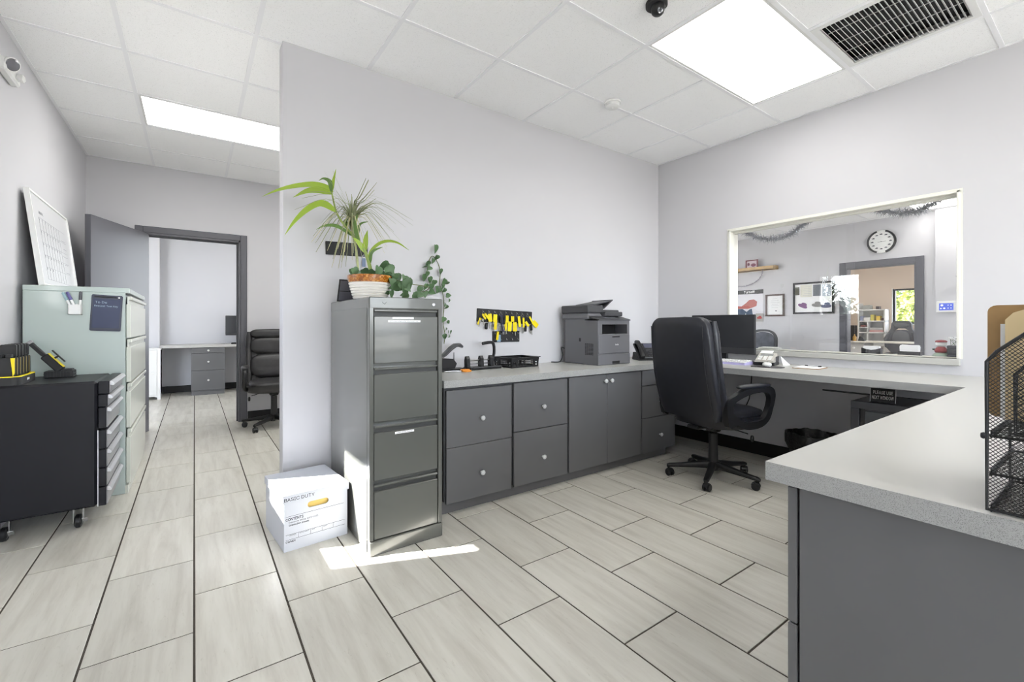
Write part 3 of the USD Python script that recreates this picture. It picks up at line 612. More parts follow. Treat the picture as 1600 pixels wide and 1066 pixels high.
# ------------------------------------------------------------------ office chairs (x forward, seat centre over the origin)
def office_chair(label, loc, rz, lm, back_h=1.175, arms='loop', star=0.0, padded=False, phase=10.0):
    t = thing('office_chair', label, 'office chair', loc, rz)
    for k in range(5):
        a = math.radians(phase + 72 * k); c, s = math.cos(a), math.sin(a)
        v = []
        for r, z, hw, hz in ((0.02, 0.105, 0.024, 0.028), (0.10, 0.098, 0.023, 0.024), (0.20, 0.086, 0.020, 0.017), (0.305, 0.076, 0.018, 0.013), (0.322, 0.072, 0.012, 0.010)):
            y, zz = sell(hw, hz, 3.2, 12); v.append(np.stack([np.full(12, r), y, z + zz], 1))
        lg = part(t, 'leg', rot(rings(np.array(v)), math.degrees(a)), M_black, None, 40)
        w = cat([mv(rot(lathe([(0.003, -0.010), (0.022, -0.010), (0.027, -0.006), (0.027, 0.006), (0.022, 0.010), (0.003, 0.010)], 18), 90, (1, 0, 0)), 0.012, sy, 0.0275) for sy in (-0.014, 0.014)] + [bx(-0.008, -0.004, 0.018, 0.02, 0.004, 0.06, 0.003), cyl((0, 0, 0.05), (0, 0, 0.075), 0.008)]
                + [rings(np.array([np.stack([0.012 + 0.030 * np.cos(q), np.full(9, yy), 0.0275 + 0.030 * np.sin(q)], 1) for yy in (-0.012, 0.012) for q in [np.linspace(0.2, PI - 0.2, 9)]]))])
        part(lg, 'caster', mv(rot(w, math.degrees(a) + 50 + 37 * k), 0.308 * c, 0.308 * s, 0), M_black, 'twin wheel caster', 35)
    part(t, 'column', cat([lathe([(0.002, 0.07), (0.045, 0.07), (0.045, 0.115), (0.034, 0.125), (0.031, 0.24), (0.031, 0.335), (0.027, 0.337), (0.025, 0.20)], 20), lathe([(0.014, 0.33), (0.014, 0.42), (0.001, 0.42)], 14)]), M_black, None, 35)
    part(t, 'tilt_mechanism', cat([bx(-0.10, -0.07, 0.375, 0.10, 0.07, 0.412, 0.01), bx(-0.22, -0.05, 0.385, -0.08, 0.05, 0.41, 0.008), bx(-0.035, -0.045, 0.345, 0.035, 0.045, 0.38, 0.01)]), M_black_m)
    part(t, 'tilt_lever', cat([tube([(0.02, -0.06, 0.385), (0.06, -0.16, 0.375), (0.085, -0.215, 0.362)], 0.004), cushion(0.10, -0.235, 0.332, 0.013, 0.012, 0.024, 2.2, 10, 7)]), M_black)
    # seat: base pan and cushion
    v = []
    for z, sx, sy, e in ((0.398, 0.20, 0.20, 3), (0.412, 0.25, 0.258, 3.2), (0.45, 0.265, 0.268, 3.4), (0.482, 0.268, 0.268, 3.4)):
        x, y = sell(sx, sy, e, 32); v.append(np.stack([0.055 + x, y, np.full(32, z)], 1))
    part(t, 'seat', rings(np.array(v)), lm, None, 40)
    part(t, 'seat_cushion', cushion(0.065, 0, 0.492, 0.262, 0.24, 0.045, 3.6, 34, 9), lm, 'padded seat cushion', 60)
    # backrest: upholstered shell, reclined
    def sp(z): u = (z - 0.43) / (back_h - 0.43); return -0.205 - 0.135 * u - 0.03 * math.sin(u * PI)
    v, cz = [], np.concatenate([np.linspace(0.475, 0.53, 4), np.linspace(0.59, back_h - 0.11, 7), back_h - 0.11 + 0.11 * np.sin(np.linspace(0.25, 1, 7) * PI / 2)])
    for z in cz:
        u = (z - 0.475) / (back_h - 0.475)
        hw = 0.262 - 0.012 * abs(2 * u - 0.9) ** 2; th = 0.042
        if u < 0.1: hw *= 0.90 + 1.0 * u
        r_ = max(0.0, (z - back_h + 0.11) / 0.11); hw -= 0.085 * (1 - math.sqrt(max(0.0, 1 - r_ ** 2.4)))
        th *= 1 - 0.45 * r_ ** 4
        y, x = sell(hw, th, 5.0, 36); v.append(np.stack([sp(z) + x - 0.018 * (1 - (y / 0.27) ** 2), y, np.full(36, z)], 1))
    bk = part(t, 'backrest', rings(np.array(v)), lm, None, 50)
    for nm, z0, z1, hw in (('lumbar_pad', 0.515, 0.80, 0.235), ('upper_pad', 0.78, 0.985, 0.238), ('head_pad', 0.965, back_h + 0.005, 0.238)):
        zc = (z0 + z1) / 2; m = cushion(0, 0, 0, 0.05, hw, (z1 - z0) / 2, 2.6, 30, 9, 3.2)
        sl = math.degrees(math.atan2(sp(z0) - sp(z1), z1 - z0)); m = rot(m, -sl, (0, 1, 0))
        part(bk, nm, mv(m, sp(zc) + 0.045, 0, zc), lm, 'padded back cushion', 60)
    for s in (-1, 1):                                                # side bolsters
        p = [(sp(z) + 0.035, s * (0.250 - 0.012 * abs((z - 0.8) / 0.35) ** 2), z) for z in np.linspace(0.47, back_h - 0.03, 9)]
        part(bk, 'side_bolster', tube(p, [0.018] + [0.032] * 7 + [0.02], 12), lm, None, 60)
    zr = np.linspace(0.46, back_h - 0.06, 12)
    seam = [[(sp(z) - 0.059 + 0.006 * (abs(y) > .2), y * 1.0, z) for z in zr] for y in (-0.222, 0.222)]
    part(bk, 'seam', cat([tube(q, 0.0022, 5) for q in seam]), M_black_m, 'raised stitched seam')
    for s in (-1, 1):
        y0 = s * 0.275
        if arms == 'loop':
            out = curve([(-0.215, 0.455), (-0.235, 0.55), (-0.225, 0.625), (-0.15, 0.655), (-0.06, 0.685), (0.05, 0.702), (0.18, 0.702), (0.255, 0.675), (0.272, 0.62), (0.245, 0.54), (0.205, 0.465), (0.13, 0.425), (0.03, 0.415), (-0.06, 0.425), (-0.14, 0.46), (-0.19, 0.44)], 60)
            inn = curve([(-0.175, 0.545), (-0.165, 0.60), (-0.08, 0.635), (0.05, 0.658), (0.17, 0.655), (0.212, 0.63), (0.215, 0.585), (0.185, 0.52), (0.14, 0.475), (0.04, 0.465), (-0.06, 0.475), (-0.135, 0.51)], 44)
            m = prism(Polygon(out).buffer(0).difference(Polygon(inn).buffer(0)), 0.036, (0, y0 + 0.018, 0), (1, 0, 0), UP)
            ar = part(t, 'armrest', m, M_black, "curved loop armrest", 35)
            part(ar, 'arm_pad', cushion(0.06, y0, 0.705, 0.175, 0.031, 0.017, 3.2, 26, 7), lm, 'padded arm top', 60)
            part(ar, 'arm_bracket', bx(0.02, y0 - s * 0.018, 0.416, 0.12, s * 0.18, 0.428, 0.003), M_black)
        else:
            ar = part(t, 'armrest', tube(curve([(-0.22, y0, 0.60), (-0.10, y0, 0.655), (0.10, y0, 0.655), (0.24, y0, 0.645), (0.262, y0, 0.57), (0.22, y0, 0.46), (0.10, s * 0.2, 0.42)], 24), 0.021, 10), M_black, 'curved armrest', 40)
            part(ar, 'arm_pad', cushion(0.08, y0, 0.665, 0.185, 0.036, 0.026, 2.6, 24, 9), lm, 'padded arm top', 60)
    return t
ch1 = office_chair('black leather executive chair at the reception desk, its back turned to the worktop drawers', (3.09, 1.80, 0), -8.0, M_leather, phase=-6.0)
part(ch1, 'care_label', bx(-0.287, -0.2725, 0.815, -0.281, -0.266, 0.833), M_paper, 'tiny white care label')
office_chair('worn dark leather armchair on casters by the grey door frame', (0.72, 5.55, 0), -96.0, M_leather2, 1.07, 'open', phase=-36.0)

# ------------------------------------------------------------------ on and by the wall at the window side
def on_white(parent, marks, mat=None): part(parent, 'print', cat(marks), mat or M_ink)
t = thing('whiteboard', 'white framed calendar whiteboard leaning on the wall on top of the mint file cabinet', 'whiteboard', (-0.785, 4.46, LZ + 0.002))
bw, bh, tilt = 1.02, 0.60, -6.5
def lean(m): return rot(m, tilt, (0, 1, 0))
g = sbox(-bw / 2, 0, bw / 2, bh)
part(t, 'frame', lean(prism(g.difference(g.buffer(-0.013, join_style=2)), 0.026, (0, 0, 0), (0, 1, 0), UP)), M_white_paint)
part(t, 'backing', lean(bx(0.002, -bw / 2 + 0.02, 0.02, 0.008, bw / 2 - 0.02, bh - 0.02)), pm('cork_backing', (120, 118, 116), 0.8))
part(t, 'writing_surface', lean(bx(0.015, -bw / 2 + 0.013, 0.013, 0.019, bw / 2 - 0.013, bh - 0.013)), pm('gloss_white_board', (226, 226, 228), 0.2))
mk, xs = [], 0.0194
for r in range(6): mk.append(bx(xs - 0.0004, -0.345, 0.05 + r * 0.08, xs + 0.0002, 0.345, 0.0512 + r * 0.08))
for c in range(8): mk.append(bx(xs - 0.0004, -0.345 + c * 0.072, 0.05, xs + 0.0002, -0.3438 + c * 0.072, 0.45))
k = 1
for r in range(5):
    for c in range(7):
        if k < 32: mk.append(text(str(k), 0.013, (xs, -0.337 + c * 0.072, 0.113 + (4 - r) * 0.08), (0, 1, 0), UP, 0.0003, True))
        k += 1
for r, (a, b) in enumerate(((0.22, 0.335), (0.22, 0.30), (0.2, 0.33), (0.24, 0.33), (0.21, 0.31))): mk.append(bx(xs - 0.0003, a, 0.14 + r * 0.06, xs + 0.0002, b, 0.143 + r * 0.06))
mk.append(text('MONTH', 0.02, (xs, -0.33, 0.475), (0, 1, 0), UP, 0.0003))
part(t, 'calendar_print', lean(cat(mk)), M_ink_grey, 'printed calendar grid with day numbers')

t = thing('writing_tablet', 'dark blue handwriting tablet with a TO DO note stuck to the mint file cabinet', 'tablet', (-0.466, LY0 - 0.001, 1.20))
part(t, 'case', rot(prism(rrect(-0.076, -0.117, 0.076, 0.117, 0.008), 0.007, (0, 0, 0), (1, 0, 0), UP), 3, (0, 1, 0)), pm('navy_plastic', (44, 48, 66), 0.35))
part(t, 'screen', rot(prism(rrect(-0.067, -0.098, 0.067, 0.09, 0.004), 0.0012, (0, -0.0068, 0), (1, 0, 0), UP), 3, (0, 1, 0)), pm('navy_screen', (50, 58, 84), 0.2))
part(t, 'stylus', rot(cyl((-0.062, -0.0085, 0.104), (0.048, -0.0085, 0.104), 0.0035, 8), 3, (0, 1, 0)), M_black)
part(t, 'button', rot(cyl((0.058, -0.0068, 0.104), (0.058, -0.0095, 0.104), 0.0055, 12), 3, (0, 1, 0)), M_white_pl)
part(t, 'handwriting', rot(cat([text('To Do', 0.014, (-0.058, -0.0081, 0.062), (1, 0, 0), UP, 0.0003, width=0.058), text('Request Tow Key', 0.011, (-0.06, -0.0081, 0.04), (1, 0, 0), UP, 0.0003, width=0.115)]), 3, (0, 1, 0)), pm('pale_blue_writing', (150, 170, 186), 0.6), 'handwritten words To Do')
t = thing('pen_cup', 'small white magnetic pen cup stuck to the mint file cabinet', 'pen cup', (-0.611, LY0 - 0.001, 1.189))
part(t, 'cup', cat([bx(-0.031, -0.001, 0, 0.031, -0.004, 0.066), bx(-0.031, -0.026, 0, 0.031, -0.029, 0.062, 0.001), bx(-0.031, -0.029, 0, -0.028, -0.001, 0.062), bx(0.028, -0.029, 0, 0.031, -0.001, 0.062), bx(-0.031, -0.029, 0, 0.031, -0.001, 0.003)]), M_white_pl)
def marker(label, rgb, a, b, nm):
    p, q = np.array(a, float), np.array(b, float); dd = (q - p) / np.linalg.norm(q - p); L = np.linalg.norm(q - p)
    t = thing('marker_pen', label, 'marker', tuple(p)); m = pm(nm, rgb, 0.4)
    part(t, 'barrel', tube([dd * 0.0, dd * L * 0.6], 0.0072, 10), M_white_pl); part(t, 'cap', tube([dd * L * 0.6, dd * L * 0.62, dd * L * 0.97, dd * L], [0.0075, 0.0085, 0.008, 0.004], 10), m)
marker('pale blue marker leaning in the white pen cup', (150, 178, 186), (-0.618, LY0 - 0.014, 1.205), (-0.668, LY0 - 0.016, 1.327), 'marker_blue')
marker('purple marker leaning in the white pen cup', (92, 86, 140), (-0.600, LY0 - 0.020, 1.205), (-0.648, LY0 - 0.022, 1.330), 'marker_purple')
marker('dark grey marker standing in the white pen cup', (74, 74, 80), (-0.592, LY0 - 0.014, 1.20), (-0.586, LY0 - 0.014, 1.336), 'marker_grey')

# charging rack with a row of yellow and black lights
t = thing('charging_dock', 'black charging dock with a yellow rim on the tool chest', 'charging dock', (-0.80, 3.515, CZ1))
dk = rrect(-0.055, -0.145, 0.062, 0.16, 0.03, 5)
part(t, 'base', prism(dk, 0.042), M_black_m)
part(t, 'rim', prism(dk.difference(dk.buffer(-0.012)), 0.005, (0, 0, 0.042)), M_yellow, 'yellow rim')
part(t, 'label_strip', bx(0.0615, -0.02, 0.016, 0.0632, 0.02, 0.028), M_white_pl)
for k in range(6):
    y = -0.11 + k * 0.052
    u = thing('work_light', f'black and yellow pocket work light standing in the charging dock, {["nearest", "second", "third", "fourth", "fifth", "farthest"][k]} of the row', 'work light', (-0.80, 3.515 + y, CZ1 + 0.042), 0, 'work lights in the charging dock')
    part(u, 'body', prism(rrect(-0.034, 0, 0.036, 0.10, 0.006), 0.034, (0, 0.017, 0), (1, 0, 0), UP), M_black_m)
    if k: part(u, 'stripe', bx(0.0355, -0.016, 0.01, 0.0375, -0.009, 0.098), pm('tan_stripe', (150, 132, 74), 0.5), 'tan edge stripe')
    for s in (-1, 1) if k == 0 else (): part(u, 'side_cheek', prism([(0.001 + s * 0.024, 0.099), (0.001 + s * 0.0375, 0.099), (0.001 + s * 0.0375, 0.02), (0.001 + s * 0.033, 0.004)], -0.014, (0, -0.020, 0), (1, 0, 0), UP), M_yellow, 'yellow side cheek')
    if k == 0: part(u, 'cap', cat([bx(-0.03, -0.012, 0.10, -0.004, 0.012, 0.118, 0.003), bx(0.004, -0.012, 0.10, 0.03, 0.012, 0.12, 0.003)]), M_black)
    else: part(u, 'head', bx(-0.027, -0.013, 0.10, 0.032, 0.015, 0.168, 0.005), M_black)
t = thing('charging_dock', 'small ribbed black charging dock on the tool chest by the file cabinet', 'charging dock', (-0.655, 3.76, CZ1))
part(t, 'base', bx(-0.062, -0.05, 0, 0.062, 0.05, 0.040, 0.004), M_black_m)
part(t, 'rib', cat([bx(-0.0635, -0.045 + 0.0, 0.006, 0.0635, 0.045, 0.0085), bx(-0.0635, -0.045, 0.022, 0.0635, 0.045, 0.0245)] + [bx(x, -0.0515, 0.004, x + 0.002, 0.0, 0.037) for x in np.arange(-0.05, 0.06, 0.014)]), M_black)
part(t, 'socket', bx(0.01, -0.03, 0.04, 0.056, 0.03, 0.05, 0.003), M_black)
t = thing('work_light', 'black folding work light with a hook, tilted in the small ribbed dock', 'work light', (-0.648, 3.745, CZ1 + 0.042))
tl = lambda m: rot(m, -38, (0, 1, 0))
part(t, 'body', tl(bx(-0.022, -0.02, 0.0, 0.022, 0.02, 0.115, 0.006)), M_black_m); part(t, 'yellow_trim', tl(bx(0.020, -0.021, 0.008, 0.0235, 0.021, 0.115, 0.001)), M_yellow)
part(t, 'arm', tl(bx(-0.012, -0.012, 0.113, 0.010, 0.012, 0.215, 0.004)), M_black); part(t, 'end_cap', tl(bx(-0.018, -0.015, 0.205, 0.014, 0.015, 0.222, 0.003)), pm('silver_grey_plastic', (150, 150, 152), 0.4))
part(t, 'hook', tl(cat([bx(0.040, -0.008, 0.03, 0.047, 0.008, 0.12, 0.002), bx(0.022, -0.008, 0.07, 0.044, 0.008, 0.08, 0.002)])), M_black)

# twin head emergency lamp high on the wall
t = thing('emergency_lamp', 'white emergency lamp head high on the wall above the whiteboard', 'emergency light', (XL, 3.67, 2.545))
UsdGeom.Xform(t).AddScaleOp().Set(Gf.Vec3d(0.78, 0.78, 0.78))
part(t, 'housing', bx(0.0, -0.16, -0.05, 0.055, 0.16, 0.045, 0.012), M_white_pl)
part(t, 'lamp_head', frame(lathe([(0.002, 0), (0.035, 0.002), (0.045, 0.03), (0.05, 0.055), (0.046, 0.058)], 22), (0.035, -0.09, 0.025), (0.6, 0.8, 0), (0.3, -0.2, 0.93), (0.75, -0.55, -0.36)), M_white_pl, None, 40)
part(t, 'lens', frame(lathe([(0.002, 0.050), (0.03, 0.052), (0.044, 0.054), (0.040, 0.062), (0.02, 0.066), (0.001, 0.067)], 22), (0.035, -0.09, 0.025), (0.6, 0.8, 0), (0.3, -0.2, 0.93), (0.75, -0.55, -0.36)), pm('lamp_lens', (120, 120, 124), 0.1, 0.4), 'grey ribbed lamp lens', 40)
part(t, 'bracket', prism([(0, 0), (0.05, -0.005), (0.10, 0.03), (0.08, 0.05), (0.02, 0.045)], 0.03, (0.055, 0.05, -0.02), (0, 1, 0), UP), M_white_pl)

# ------------------------------------------------------------------ things on the ceiling
t = thing('return_vent', 'white louvred return air grille set in the ceiling', 'vent', ((VENT[0] + VENT[1]) / 2, (VENT[2] + VENT[3]) / 2, HC)); w, d = VENT[1] - VENT[0], VENT[3] - VENT[2]
g = sbox(-w / 2 + 0.012, -d / 2 + 0.012, w / 2 - 0.012, d / 2 - 0.012)
part(t, 'frame', prism(g.difference(g.buffer(-0.032, join_style=2)), 0.012, (0, 0, -0.003)), M_white_pl)
part(t, 'backing', bx(-w / 2 + 0.03, -d / 2 + 0.03, 0.045, w / 2 - 0.03, d / 2 - 0.03, 0.05), M_black)
n = 25
for k in range(n):
    y = -d / 2 + 0.05 + k * (d - 0.10) / (n - 1)
    part(t, 'slat', mv(rot(bx(-w / 2 + 0.044, -0.0085, -0.0008, w / 2 - 0.044, 0.0085, 0.0008), 52, (1, 0, 0)), 0, y, 0.008), M_white_pl)
part(t, 'rib', cat([bx(x - 0.001, -d / 2 + 0.044, 0.026, x + 0.001, d / 2 - 0.044, 0.03) for x in (-0.14, 0.0, 0.14)]), M_white_pl)
t = thing('smoke_detector', 'round white smoke detector on the ceiling', 'smoke detector', (1.534 * 1.673, 1.372 * 1.673, HC))
part(t, 'base', lathe([(0.002, 0), (0.062, 0), (0.062, -0.012), (0.050, -0.014), (0.002, -0.014)], 32), M_white_pl, None, 40)
part(t, 'cap', lathe([(0.002, -0.013), (0.052, -0.014), (0.052, -0.034), (0.040, -0.044), (0.012, -0.046), (0.002, -0.046)], 32), M_white_pl, None, 40)
part(t, 'test_button', lathe([(0.001, -0.045), (0.008, -0.045), (0.007, -0.049), (0.001, -0.049)], 14), M_white_pl)
t = thing('dome_camera', 'small black dome security camera on the ceiling', 'security camera', (1.171 * 1.673, 0.868 * 1.673, HC))
part(t, 'base', lathe([(0.002, 0), (0.055, 0), (0.055, -0.018), (0.042, -0.026), (0.002, -0.026)], 30), M_black_m, None, 40)
part(t, 'eyeball', cushion(-0.004, -0.012, -0.040, 0.036, 0.036, 0.033, 2.0, 24, 11), M_black, 'black camera ball', 60)
part(t, 'lens', frame(lathe([(0.001, 0), (0.014, 0), (0.014, 0.006), (0.008, 0.007), (0.001, 0.004)], 18), (-0.016, -0.032, -0.062), (0.86, -0.5, 0), (0.2, 0.35, -0.9), (-0.45, -0.65, -0.6)), pm('dark_lens', (120, 122, 126), 0.05, 0.6), 'glinting lens ring')

# ------------------------------------------------------------------ key racks on the partition
def rack(label, x0, x1, z0, z1, hooks, tiltd=0.0):
    t = thing('key_rack', label, 'key rack', ((x0 + x1) / 2, YB, (z0 + z1) / 2)); hw, hz = (x1 - x0) / 2, (z1 - z0) / 2
    part(t, 'board', rot(prism(rrect(-hw, -hz, hw, hz, 0.004), 0.005, (0, -0.0005, 0), (1, 0, 0), UP), tiltd, (0, 1, 0)), M_black_m)
    for x, z in hooks:
        part(t, 'hook', rot(tube([(x, -0.004, z + 0.010), (x, -0.010, z + 0.010), (x, -0.012, z), (x, -0.018, z - 0.003), (x, -0.022, z + 0.004)], 0.0018, 6), tiltd, (0, 1, 0)), M_chrome)
    return t
KX0, KX1, KZ0, KZ1 = 1.756, 2.288, 1.138, 1.240
kx = [1.806 + 0.0535 * k for k in range(9)]; kc = (KX0 + KX1) / 2
rack('long black key rack crowded with yellow key tags', KX0, KX1, KZ0, KZ1, [(x - kc, 0.028) for x in kx], 2.1)
rack('short black key rack with bare hooks just under the long one', 1.898, 2.159, 0.986, 1.074, [(x, z) for z in (0.022, -0.026) for x in (-0.11, -0.055, 0.0, 0.055, 0.11)])
rack('black key rack half hidden behind the potted plant', 0.664, 0.925, 1.565, 1.648, [(-0.11 + 0.055 * k, 0.012) for k in range(5)], -1.5)
M_key = pm('nickel_key', (170, 168, 160), 0.35, 0.8)
def keybunch(x, z, label, tags, keys, fob=None):
    t = thing('key_bunch', label, 'keys', (x, YB - 0.019, z), 0, None)
    part(t, 'ring', tube([(0.011 * math.cos(a), 0, -0.009 + 0.011 * math.sin(a)) for a in np.arange(14) * 2 * PI / 14], 0.001, 5, True), M_chrome)
    for dx, dz, a, L, wd, off in tags:
        m = prism(rrect(-wd / 2, -L, wd / 2, 0.0, 0.004, 3).difference(Polygon([(0.003 * math.cos(q), -0.006 + 0.003 * math.sin(q)) for q in np.arange(8) * PI / 4])), 0.0022)
        m = rot(frame(m, (0, 0, 0), (1, 0, 0), UP, (0, -1, 0)), a, (0, 1, 0))
        part(t, 'tag', mv(m, dx, -off, dz), M_yellow)
    for dx, dz, a, off in keys:
        m = cat([prism(Polygon([(0.010 * math.cos(q), -0.01 + 0.011 * math.sin(q)) for q in np.arange(12) * PI / 6]), 0.002), prism([(-0.004, -0.018), (0.004, -0.018), (0.004, -0.05), (0.0, -0.056), (-0.004, -0.05)], 0.002)])
        part(t, 'key', mv(rot(frame(m, (0, 0, 0), (1, 0, 0), UP, (0, -1, 0)), a, (0, 1, 0)), dx, -off, dz), M_key)
    if fob: part(t, 'fob', mv(rot(bx(-0.011, -0.006, -0.055, 0.011, 0.006, -0.004, 0.004), fob[2], (0, 1, 0)), fob[0], -fob[3], fob[1]), M_black, 'black key fob')
kz = 1.2125
nth = ['first', 'second', 'third', 'fourth', 'fifth', 'sixth', 'seventh', 'eighth', 'last']
specs = [
    ([(-0.012, -0.014, -38, 0.050, 0.016, 0.004), (-0.026, -0.045, 24, 0.055, 0.020, 0.001)], [(-0.012, -0.05, -14, 0.006), (-0.03, -0.06, 18, 0.008)], None),
    ([(-0.045, -0.008, -42, 0.066, 0.017, 0.006), (0.002, -0.010, -6, 0.062, 0.034, 0.002)], [(0.0, -0.07, 6, 0.006)], (-0.028, -0.075, 4, 0.006)),
    ([(0.0, -0.012, 3, 0.058, 0.036, 0.003), (0.004, -0.056, 5, 0.075, 0.026, 0.005)], [(-0.02, -0.09, -10, 0.002), (-0.012, -0.07, 16, 0.002)], None),
    ([(-0.030, -0.145, 6, 0.066, 0.020, 0.004)], [(-0.014, -0.085, 5, 0.004), (0.012, -0.09, -20, 0.006)], (-0.002, -0.025, 0, 0.004)),
    ([(0.004, -0.016, 0, 0.055, 0.028, 0.004), (-0.002, -0.06, 12, 0.075, 0.030, 0.002)], [(0.0, -0.11, 4, 0.001)], (-0.024, -0.03, 2, 0.004)),
    ([(0.002, -0.018, 0, 0.045, 0.030, 0.006), (-0.020, -0.062, 5, 0.078, 0.036, 0.003), (0.024, -0.066, -3, 0.075, 0.038, 0.005)], [(0.03, -0.12, -4, 0.002)], None),
    ([(0.012, -0.016, -8, 0.088, 0.024, 0.004)], [(0.022, -0.09, -3, 0.002)], None),
    ([(0.006, -0.026, -2, 0.078, 0.018, 0.004), (0.030, -0.058, -40, 0.05, 0.022, 0.001)], [(0.004, -0.10, 2, 0.002)], (0.026, -0.085, 0, 0.005)),
    ([(0.012, -0.014, -34, 0.075, 0.016, 0.006), (0.052, -0.055, -48, 0.062, 0.040, 0.004)], [(0.032, -0.10, 2, 0.002), (0.036, -0.11, -6, 0.004)], (0.03, -0.075, -6, 0.004))]
for k, (a, b, c) in enumerate(specs):
    keybunch(kx[k], kz - 0.0019 * (k - 4), f'yellow tagged keys on the {nth[k]} hook of the long rack, counting from the plant', a, b, c)
t = thing('lanyard', 'dark blue lanyard hanging from the fourth hook over the short key rack', 'lanyard', (kx[3], YB - 0.024, kz - 0.01))
part(t, 'strap', cat([blade([(0.0, 0, -0.005), (0.012, -0.002, -0.05), (0.024, -0.002, -0.10), (0.030, -0.001, -0.135)], [0.009] * 4, (0, 1, 0), 0), blade([(0.004, 0, -0.005), (-0.006, -0.003, -0.05), (0.010, -0.003, -0.10), (0.018, -0.002, -0.14)], [0.009] * 4, (0, 1, 0), 0)]), pm('navy_webbing', (38, 40, 66), 0.7))
part(t, 'clip', bx(0.012, -0.004, -0.155, 0.03, 0.002, -0.135, 0.001), M_chrome)
t = thing('access_card', 'pale blue card hanging on the short key rack', 'card', (1.94, YB - 0.024, 1.012)); part(t, 'card', prism(rrect(-0.014, -0.022, 0.022, 0.034, 0.003), 0.001, (0, 0, 0), (1, 0, 0), UP), pm('pale_blue_card', (128, 156, 180), 0.4)); part(t, 'loop', cyl((0.004, 0.0, 0.034), (0.004, 0.004, 0.05), 0.001, 5), M_chrome)
t = thing('key_bunch', 'blue tagged keys on the rack behind the potted plant', 'keys', (0.895, YB - 0.022, 1.565))
part(t, 'tag', bx(-0.011, -0.002, -0.065, 0.011, 0.001, -0.01, 0.0008), pm('grey_blue_tag', (104, 122, 152), 0.4), 'grey blue tag'); part(t, 'ring', tube([(0.009 * math.cos(a), 0, 0.0 + 0.011 * math.sin(a)) for a in np.arange(12) * 2 * PI / 12], 0.001, 5, True), M_chrome)

# ------------------------------------------------------------------ on the partition worktop
# stapler-like spiral punch half hidden by the filing cabinet
t = thing('heavy_stapler', 'black heavy duty stapler with a raised curved lever next to the filing cabinet', 'stapler', (1.385, 2.79, ZT), 8)
part(t, 'base', bx(-0.19, -0.04, 0, 0.19, 0.04, 0.016, 0.004), M_black)
part(t, 'body', prism([(-0.19, 0.016), (0.10, 0.016), (0.12, 0.05), (0.09, 0.085), (-0.08, 0.10), (-0.19, 0.095)], -0.05, (0, -0.025, 0), (1, 0, 0), UP), M_black)
part(t, 'lever', rings(np.array([np.stack([np.full(12, x) + 0 * sell(1, 1, 3, 12)[0], sell(hw, 1, 3, 12)[0], z + sell(1, hz, 3, 12)[1]], 1) for x, z, hw, hz in ((-0.02, 0.085, 0.02, 0.008), (0.03, 0.115, 0.027, 0.012), (0.08, 0.155, 0.030, 0.013), (0.12, 0.178, 0.031, 0.013), (0.155, 0.18, 0.03, 0.013), (0.178, 0.168, 0.022, 0.010))])), pm('grey_lever_plastic', (70, 70, 72), 0.35), 'grey curved lever', 50)
part(t, 'spring_link', cat([bx(0.095, -0.02, 0.03, 0.104, -0.014, 0.13), bx(-0.10, -0.027, 0.02, -0.06, -0.0255, 0.075)]), M_chrome)
t = thing('scissors', 'scissors with orange handles lying beside the black stapler', 'scissors', (1.50, 2.70, ZT), -12)
for s in (-1, 1):
    part(t, 'handle', tube([(0.03 + 0.030 * math.cos(a), s * 0.019 + 0.015 * math.sin(a), 0.008 + 0.002 * s) for a in np.arange(14) * 2 * PI / 14], 0.0055, 6, True), pm('orange_plastic', (236, 150, 44), 0.4), 'orange handle')
    part(t, 'blade', mv(rot(prism([(0.0, -0.006), (-0.12, -0.001), (-0.12, 0.001), (0.0, 0.007)], 0.002), s * 5), 0, 0, 0.006 + 0.0022 * s), M_chrome)
t = thing('hole_punch', 'black three hole punch with a tall bent handle on the worktop', 'hole punch', (1.725, 2.80, ZT), 3)
part(t, 'base', bx(-0.14, -0.06, 0, 0.14, 0.045, 0.018, 0.006), M_black); part(t, 'tray_edge', bx(-0.115, -0.063, 0.014, 0.141, -0.055, 0.022, 0.002), pm('grey_metal_edge', (90, 90, 92), 0.35, 0.6))
for x in (-0.118, 0.0, 0.088): part(t, 'punch_head', prism([(-0.02, 0), (0.02, 0), (0.022, 0.05), (0.012, 0.078), (-0.004, 0.08), (-0.016, 0.06)], -0.026, (x, -0.005, 0.018), (0, 1, 0), UP), M_black)
part(t, 'axle', cyl((-0.135, 0.0, 0.066), (0.10, 0.0, 0.066), 0.006, 10), M_chrome); part(t, 'guide_bar', bx(-0.135, 0.012, 0.034, 0.10, 0.016, 0.044), M_chrome)
part(t, 'handle', tube(curve([(0.092, 0.0, 0.05), (0.106, -0.004, 0.11), (0.102, -0.008, 0.165), (0.085, -0.01, 0.19), (0.045, -0.012, 0.192), (-0.005, -0.014, 0.186)], 24), 0.0115, 10), M_black, 'tall bent handle')
t = thing('desk_tray', 'low black plastic basket on the worktop between the punch and the printer', 'basket', (2.045, 2.81, ZT), 3)
z1 = 0.074
def slotted(L, n, mir=1): 
    g = Polygon([(-L, 0.003), (L, 0.003), (L + 0.008, z1), (-L - 0.008, z1)])
    for k in range(n):
        for r in range(3):
            x = -L * 0.55 + (k + 0.5) * (L * 1.1) / n; g = g.difference(sbox(x - L * 0.44 / n, 0.013 + r * 0.015, x + L * 0.44 / n, 0.0245 + r * 0.015))
    for s in (-1, 1):
        for r in range(2): g = g.difference(rrect(s * L * 0.8 - 0.013, 0.012 + r * 0.018, s * L * 0.8 + 0.013, 0.024 + r * 0.018, 0.003))
    return g
